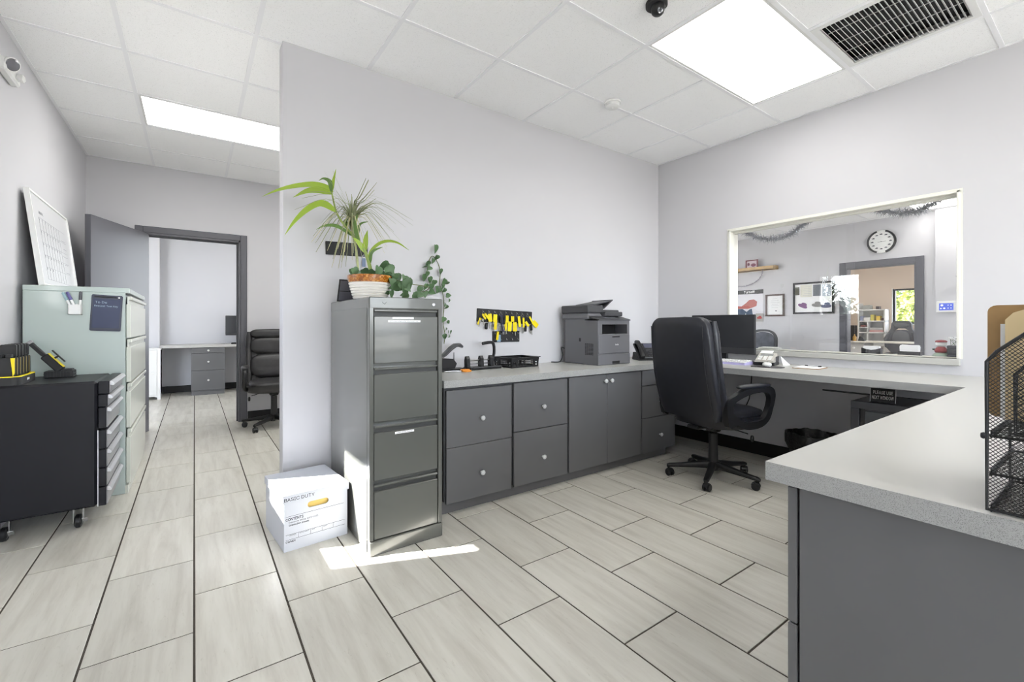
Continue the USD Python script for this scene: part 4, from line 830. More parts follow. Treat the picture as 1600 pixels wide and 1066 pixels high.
part(t, 'side', prism(slotted(0.13, 13), -0.003, (0, -0.11, 0), (1, 0, 0), UP), M_black); part(t, 'side', prism(slotted(0.13, 13), -0.003, (0, 0.107, 0), (1, 0, 0), UP), M_black)
part(t, 'end', prism(slotted(0.106, 8), 0.003, (-0.133, 0, 0), (0, 1, 0), UP), M_black); part(t, 'end', prism(slotted(0.106, 8), 0.003, (0.130, 0, 0), (0, 1, 0), UP), M_black)
part(t, 'bottom', bx(-0.13, -0.107, 0, 0.13, 0.107, 0.003), M_black)
g = sbox(-0.146, -0.12, 0.146, 0.12); part(t, 'rim', prism(g.difference(g.buffer(-0.014, join_style=2)), 0.005, (0, 0, z1 - 0.002)), M_black)
solo('sticky_note', 'small yellow sticky note lying beside the black basket', 'note', rot(bx(2.215, 2.87, ZT + 0.0002, 2.26, 2.91, ZT + 0.003), 0), pm('pale_yellow_paper', (232, 222, 110), 0.8))

# printer
M_pr = pm('grey_printer_plastic', (104, 104, 108), 0.45); M_pr_d = pm('dark_printer_plastic', (64, 64, 67), 0.45)
t = thing('printer', 'large grey multifunction laser printer on the worktop', 'printer', (2.775, 2.46, ZT + 0.001), 0)
UsdGeom.Xform(t).AddScaleOp().Set(Gf.Vec3d(1, 1, 1.12))
hw, dp = 0.188, 0.395
slot = sbox(-hw + 0.05, 0.222, hw - 0.03, 0.290)
part(t, 'body', cat([bx(-hw, 0.15, 0.0, hw, dp, 0.345, 0.006), prism(sbox(-hw, 0, hw, 0.318).difference(slot), -0.15, (0, 0.006, 0), (1, 0, 0), UP)]), M_pr)
part(t, 'front_cover', bx(-hw + 0.004, -0.002, 0.082, hw - 0.004, 0.014, 0.217, 0.004), M_pr); part(t, 'paper_tray', bx(-hw + 0.0, -0.002, 0.002, hw - 0.0, 0.014, 0.078, 0.004), M_pr)
part(t, 'tray_grip', bx(-0.03, -0.0035, 0.006, 0.06, 0.0, 0.026, 0.002), M_black); part(t, 'cover_grip', bx(-0.03, -0.0035, 0.196, 0.06, 0.0, 0.206, 0.002), M_black)
part(t, 'output_slot', cat([bx(-hw + 0.049, 0.135, 0.221, hw - 0.029, 0.14, 0.291), bx(-hw + 0.05, 0.01, 0.2215, hw - 0.03, 0.14, 0.2225)]), pm('printer_void', (12, 12, 13), 0.7), 'dark paper output opening')
part(t, 'logo', text('brother', 0.011, (0.005, -0.0022, 0.139), (1, 0, 0), UP, 0.0006, True, 0.042), pm('silver_print', (222, 222, 224), 0.4), 'pale maker name on the front')
part(t, 'scanner_bed', bx(-hw - 0.012, 0.10, 0.328, hw + 0.006, dp + 0.03, 0.372, 0.012), M_pr)
part(t, 'control_panel', hull([(-hw, -0.006, 0.318), (hw, -0.006, 0.318), (-hw, -0.006, 0.326), (hw, -0.006, 0.326), (-hw, 0.13, 0.345), (hw, 0.13, 0.345), (-hw, 0.13, 0.358), (hw, 0.13, 0.358)]), M_pr_d)
part(t, 'touch_screen', hull([(-0.06, 0.02, 0.3335), (0.05, 0.02, 0.3335), (-0.06, 0.09, 0.3495), (0.05, 0.09, 0.3495), (-0.06, 0.055, 0.338), (0.05, 0.055, 0.338)]), pm('grey_touch_screen', (130, 132, 138), 0.15))
part(t, 'document_feeder', cat([bx(-hw - 0.012, 0.10, 0.374, -0.02, dp + 0.03, 0.432, 0.008), bx(-0.03, 0.12, 0.374, hw + 0.004, dp + 0.02, 0.400, 0.006), bx(-0.05, 0.05, 0.352, hw - 0.03, 0.30, 0.384, 0.006)]), M_pr_d)
part(t, 'feed_tray', rot(bx(-0.09, 0.14, 0.43, 0.135, 0.36, 0.440, 0.003), -9, (0, 1, 0), (-0.09, 0, 0.43)), M_pr_d); part(t, 'feed_tray', rot(bx(0.02, 0.13, 0.405, 0.15, 0.37, 0.413, 0.003), -32, (0, 1, 0), (0.02, 0, 0.405)), M_pr_d)
vg = []
for i in range(9):
    for j in range(9): vg.append(bx(-hw - 0.0008, 0.055 + i * 0.0105, 0.070 + j * 0.0095, -hw + 0.002, 0.062 + i * 0.0105, 0.0755 + j * 0.0095))
part(t, 'side_vent', cat(vg), M_black, 'square vent of small slots', kind='stuff'); part(t, 'side_latch', bx(-hw - 0.001, 0.195, 0.165, -hw + 0.002, 0.215, 0.19), M_black)
part(t, 'power_cable', tube(curve([(-hw + 0.02, dp, 0.10), (-hw - 0.012, dp + 0.02, 0.115), (-hw - 0.02, dp + 0.01, 0.09), (-hw - 0.005, dp + 0.02, 0.05), (-hw - 0.05, dp + 0.0, 0.008), (-hw - 0.13, dp + 0.02, 0.0065)], 26), 0.004, 7), M_black, 'black cable')

# desk phone
t = thing('desk_phone', 'black office desk phone beside the printer', 'phone', (3.39, 2.63, ZT), -30)
part(t, 'stand', cat([hull([(-0.10, -0.09, 0), (0.11, -0.09, 0), (-0.10, 0.08, 0), (0.11, 0.08, 0), (-0.10, -0.09, 0.012), (0.11, -0.09, 0.012), (-0.10, 0.06, 0.07), (0.11, 0.06, 0.07)])]), M_black_m)
tp = lambda m: rot(m, 38, (1, 0, 0), (0, -0.09, 0.016))
part(t, 'body', tp(bx(-0.10, -0.09, 0.010, 0.115, 0.115, 0.032, 0.008)), M_black)
part(t, 'display', tp(bx(-0.01, 0.045, 0.031, 0.08, 0.100, 0.0335, 0.001)), pm('phone_display', (92, 94, 112), 0.2), 'grey display')
for i in range(4):
    for j in range(4): part(t, 'key', tp(bx(-0.008 + j * 0.024, -0.075 + i * 0.026, 0.031, 0.010 + j * 0.024, -0.060 + i * 0.026, 0.0345, 0.001)), pm('phone_key', (62, 62, 66), 0.4))
part(t, 'handset', tp(cat([rings(np.array([np.stack([-0.068 + sell(hw2, 1, 3, 14)[0], np.full(14, y), z + sell(1, hz2, 3, 14)[1]], 1) for y, z, hw2, hz2 in ((-0.098, 0.042, 0.016, 0.012), (-0.085, 0.046, 0.024, 0.017), (-0.05, 0.056, 0.022, 0.013), (0.01, 0.064, 0.019, 0.012), (0.07, 0.062, 0.022, 0.013), (0.105, 0.052, 0.025, 0.018), (0.122, 0.046, 0.017, 0.012))]))])), M_black, 'black handset', 50)
part(t, 'cord', tube([(-0.07 + 0.006 * math.cos(a) + 0.004 * a / 3, -0.10 + 0.0 - 0.001 * a, 0.012 + 0.006 * math.sin(a)) for a in np.linspace(0, 44, 140)], 0.0018, 5), M_black, 'coiled cord')

# ------------------------------------------------------------------ potted plant on the filing cabinet
PP = np.array([0.805, 2.50, FCZ]); RR = np.array([_c, -_s, 0.0]); FF = np.array([_s, _c, 0.0])   # the plant is spread along the room's diagonal
def pl(r, z, f=0.0): return RR * r + FF * f + np.array([0, 0, z])
plant = thing('potted_plant', 'houseplant in a white and amber bowl on the filing cabinet, its vine climbing the wall', 'potted plant', tuple(PP))
pot = part(plant, 'pot', lathe([(0.002, 0.0), (0.080, 0.0), (0.086, 0.005)] + [q for k in range(6) for z in [0.008 + k * 0.0148] for r in [0.087 + 0.029 * (z / 0.095) ** 0.8] for q in ((r, z), (r + 0.0035, z + 0.005), (r + 0.004, z + 0.009), (r - 0.001, z + 0.0125))] + [(0.115, 0.097), (0.108, 0.097), (0.085, 0.03), (0.002, 0.02)], 40), pm('white_glaze', (226, 221, 214), 0.2, coat=0.5), 'white ribbed lower bowl', 30)
_amber = usdkit.material(stage, W + 'Looks/amber_glaze', {"tc": ("texture_coordinate", {}), "n": ("noise_texture", {"scale": 60.0, "detail": 4.0, "distortion": 1.5}), "r": ("rgb_ramp", {"ramp": [(0.3, lin((96, 50, 12))), (0.5, lin((158, 92, 28))), (0.68, lin((206, 146, 66)))]}),
    "b": ("bump", {"strength": 0.5, "distance": 0.004}), "p": ("principled_bsdf", {"roughness": 0.16, "coat_weight": 0.6})}, [("tc.object", "n.vector"), ("n.fac", "r.fac"), ("r.color", "p.base_color"), ("n.fac", "b.height"), ("b.normal", "p.normal")], surface="p.BSDF")
part(pot, 'rim_band', lathe([(0.108, 0.095), (0.1165, 0.096), (0.122, 0.118), (0.1235, 0.132), (0.120, 0.136), (0.113, 0.134), (0.107, 0.10)], 40), _amber, 'amber mottled glazed band', 30)
part(plant, 'soil', lathe([(0.001, 0.10), (0.107, 0.10), (0.111, 0.120), (0.06, 0.126), (0.001, 0.128)], 24), pm('potting_soil', (52, 40, 30), 0.95, bump=(120, 0.8, 0.01)))
M_lime = leaf_mat('lime_leaf', (158, 186, 66)); M_green = leaf_mat('green_leaf', (104, 136, 70)); M_dark = leaf_mat('dark_heart_leaf', (92, 122, 84)); M_stem = pm('pale_stem', (172, 176, 128), 0.6, vary=(30, 0.15)); M_gra = leaf_mat('bronze_blade', (142, 148, 112), 0.5, 0.0); M_gra2 = leaf_mat('pale_dry_blade', (186, 180, 140), 0.6, 0.0)
part(plant, 'stem', cat([tube(curve([pl(-0.065, 0.12), pl(-0.075, 0.213, 0.01), pl(-0.085, 0.30, 0.01), pl(-0.097, 0.375, 0), pl(-0.104, 0.447)], 18), np.linspace(0.007, 0.006, 17), 8)]), M_stem, 'slim pale cane of the spiky plant', 60)
part(plant, 'stem', tube(curve([pl(0.008, 0.12), pl(0.0, 0.19, -0.01), pl(-0.022, 0.27, -0.02), pl(-0.065, 0.335, -0.02), pl(-0.122, 0.40, -0.03), pl(-0.176, 0.482, -0.03), pl(-0.205, 0.60, -0.03)], 26), np.linspace(0.012, 0.004, 25), 8), leaf_mat('green_cane', (150, 168, 92), 0.5, 0), 'leaning green cane with broad leaves', 60)
def blade_w(n, w): t = np.linspace(0, 1, n); return w * np.sin(np.clip(t * 0.97 + 0.03, 0, 1) ** 0.7 * PI) + 0.0006
for ctrl, w, m in (
    ([(-0.200, 0.595, -.03), (-0.235, 0.622, -.03), (-0.302, 0.632, -.05), (-0.402, 0.615, -.07), (-0.481, 0.587, -.09), (-0.553, 0.553, -.1)], 0.021, M_lime),
    ([(-0.203, 0.59, -.03), (-0.266, 0.597, -.06), (-0.323, 0.585, -.08), (-0.385, 0.549, -.10)], 0.026, M_lime),
    ([(-0.206, 0.60, -.03), (-0.201, 0.651, -.02), (-0.180, 0.727, -.03)], 0.011, M_lime), ([(-0.207, 0.60, -.03), (-0.210, 0.650, -.04), (-0.240, 0.666, -.05), (-0.264, 0.652, -.06)], 0.012, M_green),
    ([(-0.180, 0.49, -.03), (-0.232, 0.523, -.05), (-0.275, 0.520, -.06), (-0.330, 0.476, -.08), (-0.385, 0.415, -.09), (-0.430, 0.345, -.1)], 0.025, M_lime),
    ([(-0.05, 0.32, -.02), (-0.066, 0.39, -.05), (-0.060, 0.43, -.06), (-0.050, 0.475, -.06)], 0.013, M_green), ([(-0.07, 0.34, -.02), (-0.04, 0.41, -.05), (0.014, 0.424, -.08)], 0.012, M_green),
    ([(0.0, 0.205, -.01), (0.012, 0.262, -.03), (0.06, 0.304, -.05), (0.115, 0.320, -.06), (0.175, 0.308, -.07), (0.235, 0.268, -.08)], 0.012, M_lime),
    ([(0.002, 0.205, -.01), (0.03, 0.262, -.05), (0.092, 0.288, -.07)], 0.012, M_green), ([(-0.022, 0.27, -.02), (-0.014, 0.335, -.03), (-0.002, 0.385, -.04)], 0.015, M_lime),
    ([(-0.024, 0.265, -.02), (-0.05, 0.314, -.04), (-0.082, 0.345, -.06)], 0.013, M_lime), ([(-0.10, 0.36, 0.0), (-0.16, 0.40, -.06), (-0.22, 0.40, -.08), (-0.26, 0.375, -.1)], 0.012, M_green), ([(-0.12, 0.40, -.02), (-0.15, 0.45, .03), (-0.13, 0.48, .05)], 0.012, M_green)):
    q = curve([pl(r, z, f) for r, z, f in ctrl], 16); part(plant, 'leaf', blade(q, blade_w(len(q), w), -0.85 * FF + np.array([0, 0, 0.5])), m, None, True)
tips = [(-0.183, 0.662), (-0.118, 0.608), (-0.007, 0.675), (0.032, 0.63), (0.036, 0.59), (0.111, 0.531), (0.19, 0.485), (0.115, 0.375), (0.086, 0.35), (0.057, 0.303), (-0.14, 0.206), (-0.237, 0.206), (-0.266, 0.256), (-0.276, 0.303), (-0.323, 0.371), (-0.294, 0.421), (-0.345, 0.465), (-0.312, 0.529), (-0.266, 0.5), (-0.086, 0.22), (-0.043, 0.242), (-0.15, 0.62), (0.07, 0.42), (0.13, 0.44), (-0.2, 0.3), (-0.16, 0.28), (-0.05, 0.30), (0.0, 0.28)]
rg = np.random.default_rng(3); bl, bl2 = [], []
for k in range(84):
    r, z = tips[k] if k < len(tips) else (np.array(tips[k % len(tips)]) + rg.normal(0, 0.03, 2))
    f = rg.uniform(-0.22, 0.22); dx, dz = r + 0.104, z - 0.455
    ln = math.hypot(dx, dz); mid = np.array([-0.104 + dx * 0.45, 0.455 + dz * 0.45 + (0.05 + 0.16 * abs(dx) if dz < 0.12 else 0.02)])
    q = curve([pl(-0.104 + rg.uniform(-.006, .006), 0.43 + rg.uniform(-.05, .03)), pl(-0.104 + dx * 0.15, 0.45 + 0.05 + dz * 0.2, f * 0.15), pl(mid[0], mid[1], f * 0.5), pl(r, z, f)], 12)
    (bl2 if dz < -0.12 and k % 2 else bl).append(blade(q, 0.0042 * np.linspace(1, 0.12, len(q)) ** 0.6, (0.1, -0.6, 0.8), 0.2))
part(plant, 'foliage', cat(bl), M_gra, 'spray of thin bronze green blades', True, 'stuff'); part(plant, 'dry_foliage', cat(bl2), M_gra2, 'thin pale hanging blades', True, 'stuff')
rg = np.random.default_rng(11)
def ivy(pos, size, mat=None, face=None):
    d = np.array([rg.normal(0, 0.5), rg.normal(0, 0.3), -0.8 + rg.normal(0, 0.4)]); s = np.cross(d, [0.2 + rg.normal(0, .3), -1, rg.normal(0, .3)])
    part(plant, 'leaf', heart_leaf(pos, d, s, size), mat or M_dark, None, True)
for k in range(14): ivy(pl(rg.uniform(-0.10, 0.11), rg.uniform(0.145, 0.185), rg.uniform(-0.09, 0.06)), rg.uniform(0.05, 0.075))
for k in range(17):
    u = rg.uniform(0, 1); ivy(pl(0.07 + 0.16 * u, 0.185 - 0.11 * u + rg.uniform(-0.04, 0.055), rg.uniform(-0.08, 0.08)), rg.uniform(0.05, 0.075))
for k in range(7): ivy(pl(rg.uniform(0.10, 0.26), rg.uniform(0.02, 0.07), rg.uniform(-0.06, 0.10)), rg.uniform(0.04, 0.055))
# the vine reaches the wall, climbs it and hangs down again (local coordinates of the plant)
def wl(x, z, y=-0.012): return np.array([x, YB + y, z]) - PP
vine = curve([pl(0.10, 0.13), pl(0.2, 0.10, 0.05), pl(0.30, 0.085, 0.16), wl(1.30, 1.36), wl(1.335, 1.47), wl(1.352, 1.56), wl(1.385, 1.615), wl(1.43, 1.56), wl(1.445, 1.49), wl(1.44, 1.42), wl(1.465, 1.35), wl(1.475, 1.25), wl(1.468, 1.15), wl(1.482, 1.05), wl(1.476, 0.985)], 70)
part(plant, 'vine', tube(vine, 0.0026, 6), pm('vine_stem', (104, 112, 72), 0.6), 'thin trailing vine', 60)
for x, z, s in ((1.392, 1.665, .062), (1.41, 1.60, .045), (1.375, 1.575, .04), (1.34, 1.55, .05), (1.322, 1.525, .042), (1.352, 1.515, .05), (1.33, 1.48, .045), (1.305, 1.455, .055), (1.345, 1.44, .05), (1.385, 1.42, .05), (1.36, 1.395, .045), (1.32, 1.39, .05), (1.395, 1.375, .055), (1.43, 1.505, .045), (1.47, 1.43, .055), (1.492, 1.415, .05), (1.45, 1.40, .04), (1.47, 1.37, .04), (1.43, 1.37, .05), (1.475, 1.32, .04), (1.462, 1.265, .055), (1.50, 1.30, .03), (1.488, 1.25, .035), (1.462, 1.16, .045), (1.485, 1.14, .03), (1.466, 1.06, .045), (1.492, 1.045, .058), (1.51, 1.07, .03), (1.46, 1.04, .04), (1.345, 1.345, .05), (1.31, 1.34, .05), (1.28, 1.37, .05)):
    ivy(wl(x, z + s * 0.4, -0.045), s)
t = thing('photo_stand', 'dark framed card stand leaning behind the flower bowl', 'photo stand', (0.735, 2.72, FCZ), 0)
q = lambda m: rot(rot(m, 14, (1, 0, 0)), 12)
part(t, 'frame', q(prism(sbox(-0.06, 0, 0.06, 0.13).difference(sbox(-0.054, 0.006, 0.054, 0.124)), 0.006, (0, 0, 0), (1, 0, 0), UP)), M_black); part(t, 'panel', q(bx(-0.055, -0.004, 0.005, 0.055, -0.001, 0.125)), pm('smoky_panel', (92, 92, 100), 0.3)); part(t, 'crossbar', q(bx(-0.055, -0.007, 0.060, 0.055, -0.004, 0.064)), M_black)

# ------------------------------------------------------------------ on the reception desk
M_scr = pm('dark_screen', (44, 45, 48), 0.22)
def monitor(label, loc, rz, w, z0, z1, chin):
    t = thing('monitor', label, 'monitor', loc, rz); hw = w / 2
    part(t, 'housing', bx(-0.028, -hw, z0, -0.002, hw, z1, 0.004), M_black_m); part(t, 'screen', bx(0.0, -hw + 0.006, z0 + chin, -0.0025, hw - 0.006, z1 - 0.006), M_scr); part(t, 'chin', bx(0.001, -hw + 0.001, z0 + 0.001, -0.002, hw - 0.001, z0 + chin - 0.002), pm('chin_grey', (48, 48, 51), 0.4))
    part(t, 'stand', cat([bx(-0.055, -0.035, 0.01, -0.030, 0.035, z0 + 0.12, 0.004), bx(-0.04, -0.05, z0 + 0.06, -0.027, 0.05, z0 + 0.16, 0.003)]), M_black_m); part(t, 'foot', bx(-0.13, -0.11, 0, 0.0, 0.11, 0.012, 0.004), M_black_m)
    return t
monitor('black flat computer monitor on the reception desk', (3.72, 2.095, ZT), 180, 0.565, 0.078, 0.408, 0.052)
t = thing('keyboard', 'lilac keyboard with white keys under the monitor', 'keyboard', (3.625, 2.02, ZT), 0)
part(t, 'case', hull([(-0.068, -0.21, 0), (0.068, -0.21, 0), (-0.068, 0.21, 0), (0.068, 0.21, 0), (-0.068, -0.21, 0.016), (0.068, -0.21, 0.026), (-0.068, 0.21, 0.016), (0.068, 0.21, 0.026)]), pm('lilac_plastic', (186, 180, 222), 0.45))
for r in range(5):
    for k in range(15):
        x, y = -0.051 + r * 0.0255, -0.193 + k * 0.0276; z = 0.018 + (x + 0.068) * 0.0735
        part(t, 'key', hull([(x - 0.0105, y - 0.0115, z), (x + 0.0105, y - 0.0115, z), (x - 0.0105, y + 0.0115, z), (x + 0.0105, y + 0.0115, z), (x - 0.008, y - 0.009, z + 0.008), (x + 0.008, y - 0.009, z + 0.008), (x - 0.008, y + 0.009, z + 0.008), (x + 0.008, y + 0.009, z + 0.008)]), M_white_pl)
t = thing('mouse_pad', 'small dark oval mouse pad on the reception desk', 'mouse pad', (3.575, 1.645, ZT)); x, y = sell(0.085, 0.115, 2.4, 32)
part(t, 'mat', rings(np.array([np.stack([x, y, np.full(32, z)], 1) for z in (0, 0.004)])), pm('dark_grey_foam', (76, 74, 76), 0.8)); part(t, 'wrist_rest', cushion(-0.062, 0.0, 0.006, 0.018, 0.05, 0.006, 2.2, 18, 5), pm('dark_grey_gel', (60, 58, 60), 0.5), None, 60)
t = thing('mouse', 'white computer mouse on the oval pad', 'mouse', (3.59, 1.655, ZT + 0.004), 20)
part(t, 'shell', cushion(0, 0, 0.013, 0.052, 0.032, 0.018, 2.4, 26, 9), M_white_pl, None, 60); part(t, 'wheel', mv(rot(lathe([(0.001, -0.003), (0.007, -0.003), (0.007, 0.003), (0.001, 0.003)], 14), 90, (1, 0, 0)), 0.030, 0, 0.0265), M_black)
t = thing('card_terminal', 'grey card payment terminal with a white slip on the reception desk', 'card terminal', (3.755, 1.735, ZT), 12)
part(t, 'base', bx(-0.085, -0.075, 0, 0.075, 0.075, 0.028, 0.006), M_black)
part(t, 'body', hull([(-0.085, -0.07, 0.026), (0.075, -0.07, 0.026), (-0.085, 0.07, 0.026), (0.075, 0.07, 0.026), (-0.083, -0.062, 0.04), (0.06, -0.062, 0.095), (-0.083, 0.062, 0.04), (0.06, 0.062, 0.095), (0.078, -0.06, 0.085), (0.078, 0.06, 0.085)]), pm('warm_grey_plastic', (176, 172, 164), 0.45))
sl = lambda x: 0.0405 + (x + 0.083) * 0.3846
part(t, 'side_panel', bx(-0.02, -0.0725, 0.028, 0.07, -0.070, 0.07, 0.001), pm('charcoal_plastic', (70, 70, 72), 0.5))
for r in range(4):
    for k in range(3): x = -0.068 + r * 0.018; part(t, 'key', mv(rot(bx(-0.006, -0.012, 0, 0.006, 0.012, 0.005, 0.001), -21, (0, 1, 0)), x, -0.035 + k * 0.035, sl(x)), M_white_pl)
part(t, 'display', mv(rot(bx(-0.016, -0.045, 0, 0.016, 0.045, 0.002), -21, (0, 1, 0)), 0.015, 0, sl(0.015)), pm('terminal_display', (88, 94, 92), 0.2)); part(t, 'paper_slip', mv(rot(bx(-0.03, -0.045, 0, 0.03, 0.045, 0.001), -21, (0, 1, 0)), 0.062, 0.01, sl(0.062) + 0.004), M_paper)
solo('paper_slip', 'folded white paper slip standing behind the card terminal', 'paper', hull([(3.80, 1.63, ZT), (3.86, 1.60, ZT), (3.83, 1.64, ZT), (3.815, 1.655, ZT + 0.075), (3.82, 1.66, ZT + 0.075)]), M_paper)
solo('pen_tray', 'dark low tray under the monitor beside the keyboard', 'tray', bx(3.70, 1.80, ZT, 3.80, 1.90, ZT + 0.022, 0.003), M_black_m)
t = thing('clipboard', 'brown clipboard with white paper on the reception desk', 'clipboard', (3.745, 1.42, ZT), 4)
part(t, 'board', bx(-0.105, -0.085, 0, 0.105, 0.085, 0.004, 0.001), pm('hardboard', (146, 116, 82), 0.6)); part(t, 'paper', bx(-0.10, -0.078, 0.004, 0.085, 0.078, 0.009, 0.0005), M_paper)
part(t, 'clip', bx(0.07, -0.035, 0.009, 0.10, 0.035, 0.016, 0.002), M_alu); part(t, 'pen', cat([cyl((0.03, -0.045, 0.014), (0.045, -0.06, 0.014), 0.004, 8), cyl((0.05, 0.03, 0.014), (0.06, 0.05, 0.014), 0.004, 8)]), M_black)

# under the desk
t = thing('waste_bin', 'round waste bin lined with a crumpled black bag under the reception desk', 'waste bin', (3.715, 1.40, 0))
part(t, 'bin', lathe([(0.002, 0.0), (0.115, 0.0), (0.150, 0.30), (0.153, 0.305), (0.146, 0.305), (0.110, 0.006), (0.002, 0.006)], 32), pm('grey_wire_bin', (72, 70, 74), 0.5), None, 40)
v = []
rg2 = np.random.default_rng(5); th = np.arange(48) * 2 * PI / 48; wob = sum(rg2.normal(0, 0.004) * np.cos(k * th + rg2.uniform(0, 6)) for k in range(3, 14))
for r, z, a in ((0.145, 0.20, .3), (0.158, 0.24, 1.2), (0.161, 0.29, 1.0), (0.160, 0.322, .8), (0.150, 0.325, .7), (0.142, 0.30, .8), (0.12, 0.15, 1.0), (0.09, 0.05, 1.0)): v.append(np.stack([(r + a * wob) * np.cos(th), (r + a * wob) * np.sin(th), z + a * 0.7 * np.roll(wob, 7)], 1))
part(t, 'bag', rings(np.array(v), caps=False), pm('black_bin_bag', (20, 20, 22), 0.3, bump=(60, 0.6, 0.01)), 'black plastic bag', 60)
t = thing('safe', 'small dark grey steel safe under the corner of the reception desk', 'safe', (3.55, 0.76, 0))
part(t, 'body', cat([bx(0.02, -0.345, 0.0, 0.41, 0.345, 0.622, 0.004), bx(0, -0.345, 0.575, 0.02, 0.345, 0.622, 0.002), bx(0, 0.30, 0, 0.02, 0.345, 0.575, 0.002), bx(0, -0.345, 0, 0.02, -0.30, 0.575, 0.002), bx(0, -0.30, 0, 0.02, 0.30, 0.045, 0.002)]), pm('safe_grey', (66, 67, 72), 0.4))
part(t, 'door', bx(0.010, -0.285, 0.055, 0.0195, 0.272, 0.562, 0.002), pm('safe_door_grey', (78, 82, 86), 0.35)); part(t, 'door_gap', bx(0.018, 0.272, 0.045, 0.0205, 0.298, 0.572), M_black); part(t, 'top_slot', bx(0.0085, -0.28, 0.548, 0.0115, 0.12, 0.553), M_black); part(t, 'handle', cyl((0.01, -0.2, 0.34), (-0.03, -0.2, 0.34), 0.012), M_chrome)
t = thing('desk_sign', 'black PLEASE USE NEXT WINDOW desk sign standing on the dark safe', 'sign', (3.62, 0.955, 0.622), -172)
q = lambda m: rot(m, -14, (0, 1, 0))
part(t, 'plate', q(bx(-0.004, -0.062, 0, 0.004, 0.062, 0.09, 0.001)), M_black); part(t, 'edge', q(cat([bx(-0.0045, -0.065, 0, 0.0045, -0.0615, 0.09), bx(-0.0045, 0.0615, 0, 0.0045, 0.065, 0.09)])), M_alu, 'silver edge')
part(t, 'lettering', q(cat([text('PLEASE USE', 0.021, (0.0042, -0.05, 0.052), (0, 1, 0), UP, 0.0006, True, 0.10), text('NEXT WINDOW', 0.021, (0.0042, -0.055, 0.019), (0, 1, 0), UP, 0.0006, True, 0.11)])), pm('white_lettering', (214, 214, 212), 0.6), 'white words PLEASE USE NEXT WINDOW')
solo('desk_cable', 'thin black cable looping along the wall under the reception desk', 'cable', tube(curve([(XC - 0.01, 2.9, 0.21), (XC - 0.015, 2.7, 0.19), (XC - 0.02, 2.5, 0.165), (XC - 0.02, 2.38, 0.175), (XC - 0.012, 2.25, 0.20), (XC - 0.012, 2.0, 0.42), (XC - 0.012, 1.95, 0.75)], 40), 0.004, 6), M_black)
solo('cable_raceway', 'thin grey raceway low on the wall beside the safe', 'cable raceway', bx(XC - 0.006, 0.5, 0.612, XC, 1.42, 0.624), M_cab_dark)

# ------------------------------------------------------------------ black mesh organiser in the near corner
M_wire = pm('black_wire', (18, 18, 20), 0.4)
org = thing('desk_organizer', 'black wire mesh desk organizer holding folders, at the near end of the peninsula', 'desk organizer', (1.13, 0.153, ZT))
SIDE = Polygon([(0, 0.004), (0, 0.262), (-0.012, 0.280), (-0.045, 0.312), (-0.12, 0.37), (-0.30, 0.37), (-0.30, 0.004)])
def mesh_panel(poly, o, X, Y, pitch=0.0047, r=0.00055):
    b = poly.bounds; L = []
    S = (b[2] - b[0]) + (b[3] - b[1])
    for sg in (1, -1):
        c = -S
        while c < S:
            x0, y0 = (b[0], b[1] + c) if sg > 0 else (b[0], b[3] - c)
            g = LineString([(x0, y0), (x0 + S, y0 + sg * S)]).intersection(poly)
            for q in getattr(g, 'geoms', [g]):
                if q.length > 0.004 and q.geom_type == 'LineString':
                    a, e = [np.array(o) + np.array(X) * p[0] + np.array(Y) * p[1] for p in (q.coords[0], q.coords[-1])]
                    L.append(tube([a, e], r, 4))
            c += pitch * math.sqrt(2)
    return cat(L)
def edge_tube(poly, o, X, Y, r=0.003): return tube([np.array(o) + np.array(X) * p[0] + np.array(Y) * p[1] for p in list(poly.exterior.coords)[:-1]], r, 8, True)
for k, x in enumerate((0.0, 0.245)):
    sd = part(org, 'side_frame', edge_tube(SIDE, (x, 0, 0), (0, 1, 0), UP), M_black); part(sd, 'wire_mesh', mesh_panel(SIDE, (x, 0, 0), (0, 1, 0), UP, 0.0046 if k == 0 else 0.007), M_wire, 'black diamond wire mesh', kind='stuff')
for z in (0.004, 0.066, 0.132):
    sh = sbox(0.003, -0.297, 0.243, -0.004)
    s = part(org, 'shelf', cat([edge_tube(sh, (0, 0, z), (1, 0, 0), (0, 1, 0), 0.0024), bx(0.002, -0.006, z - 0.004, 0.243, -0.004, z + 0.010)]), M_black); part(s, 'wire_mesh', mesh_panel(sh, (0, 0, z), (1, 0, 0), (0, 1, 0), 0.009), M_wire, 'black wire mesh tray', kind='stuff')
bk = sbox(0.003, 0.004, 0.243, 0.36); part(org, 'back_mesh', mesh_panel(bk, (0, -0.298, 0), (1, 0, 0), UP, 0.009), M_wire, 'black wire mesh back', kind='stuff')
for x in (0.022, 0.045, 0.115, 0.18): 
    dv = Polygon([(-0.03, 0.136), (-0.03, 0.24), (-0.10, 0.33), (-0.295, 0.35), (-0.295, 0.136)]); d_ = part(org, 'divider', edge_tube(dv, (x, 0, 0), (0, 1, 0), UP, 0.0022), M_black); part(d_, 'wire_mesh', mesh_panel(dv, (x, 0, 0), (0, 1, 0), UP, 0.009), M_wire, 'black wire mesh', kind='stuff')
part(org, 'clip_knob', cushion(-0.002, 0.004, 0.132, 0.004, 0.004, 0.006, 2, 10, 5), M_black); part(org, 'post', cyl((0.05, -0.06, 0.068), (0.05, -0.06, 0.13), 0.002, 6), M_black)
solo('clipboard', 'brown clipboard with rounded corners standing in the mesh organizer', 'clipboard', prism(rrect(-0.145, 0.955, 0.164, 1.1625, 0.012), 0.003, (1.13 + 0.088, 0, 0), (0, 1, 0), UP), pm('brown_hardboard', (150, 118, 74), 0.55, vary=(24, 0.12)))
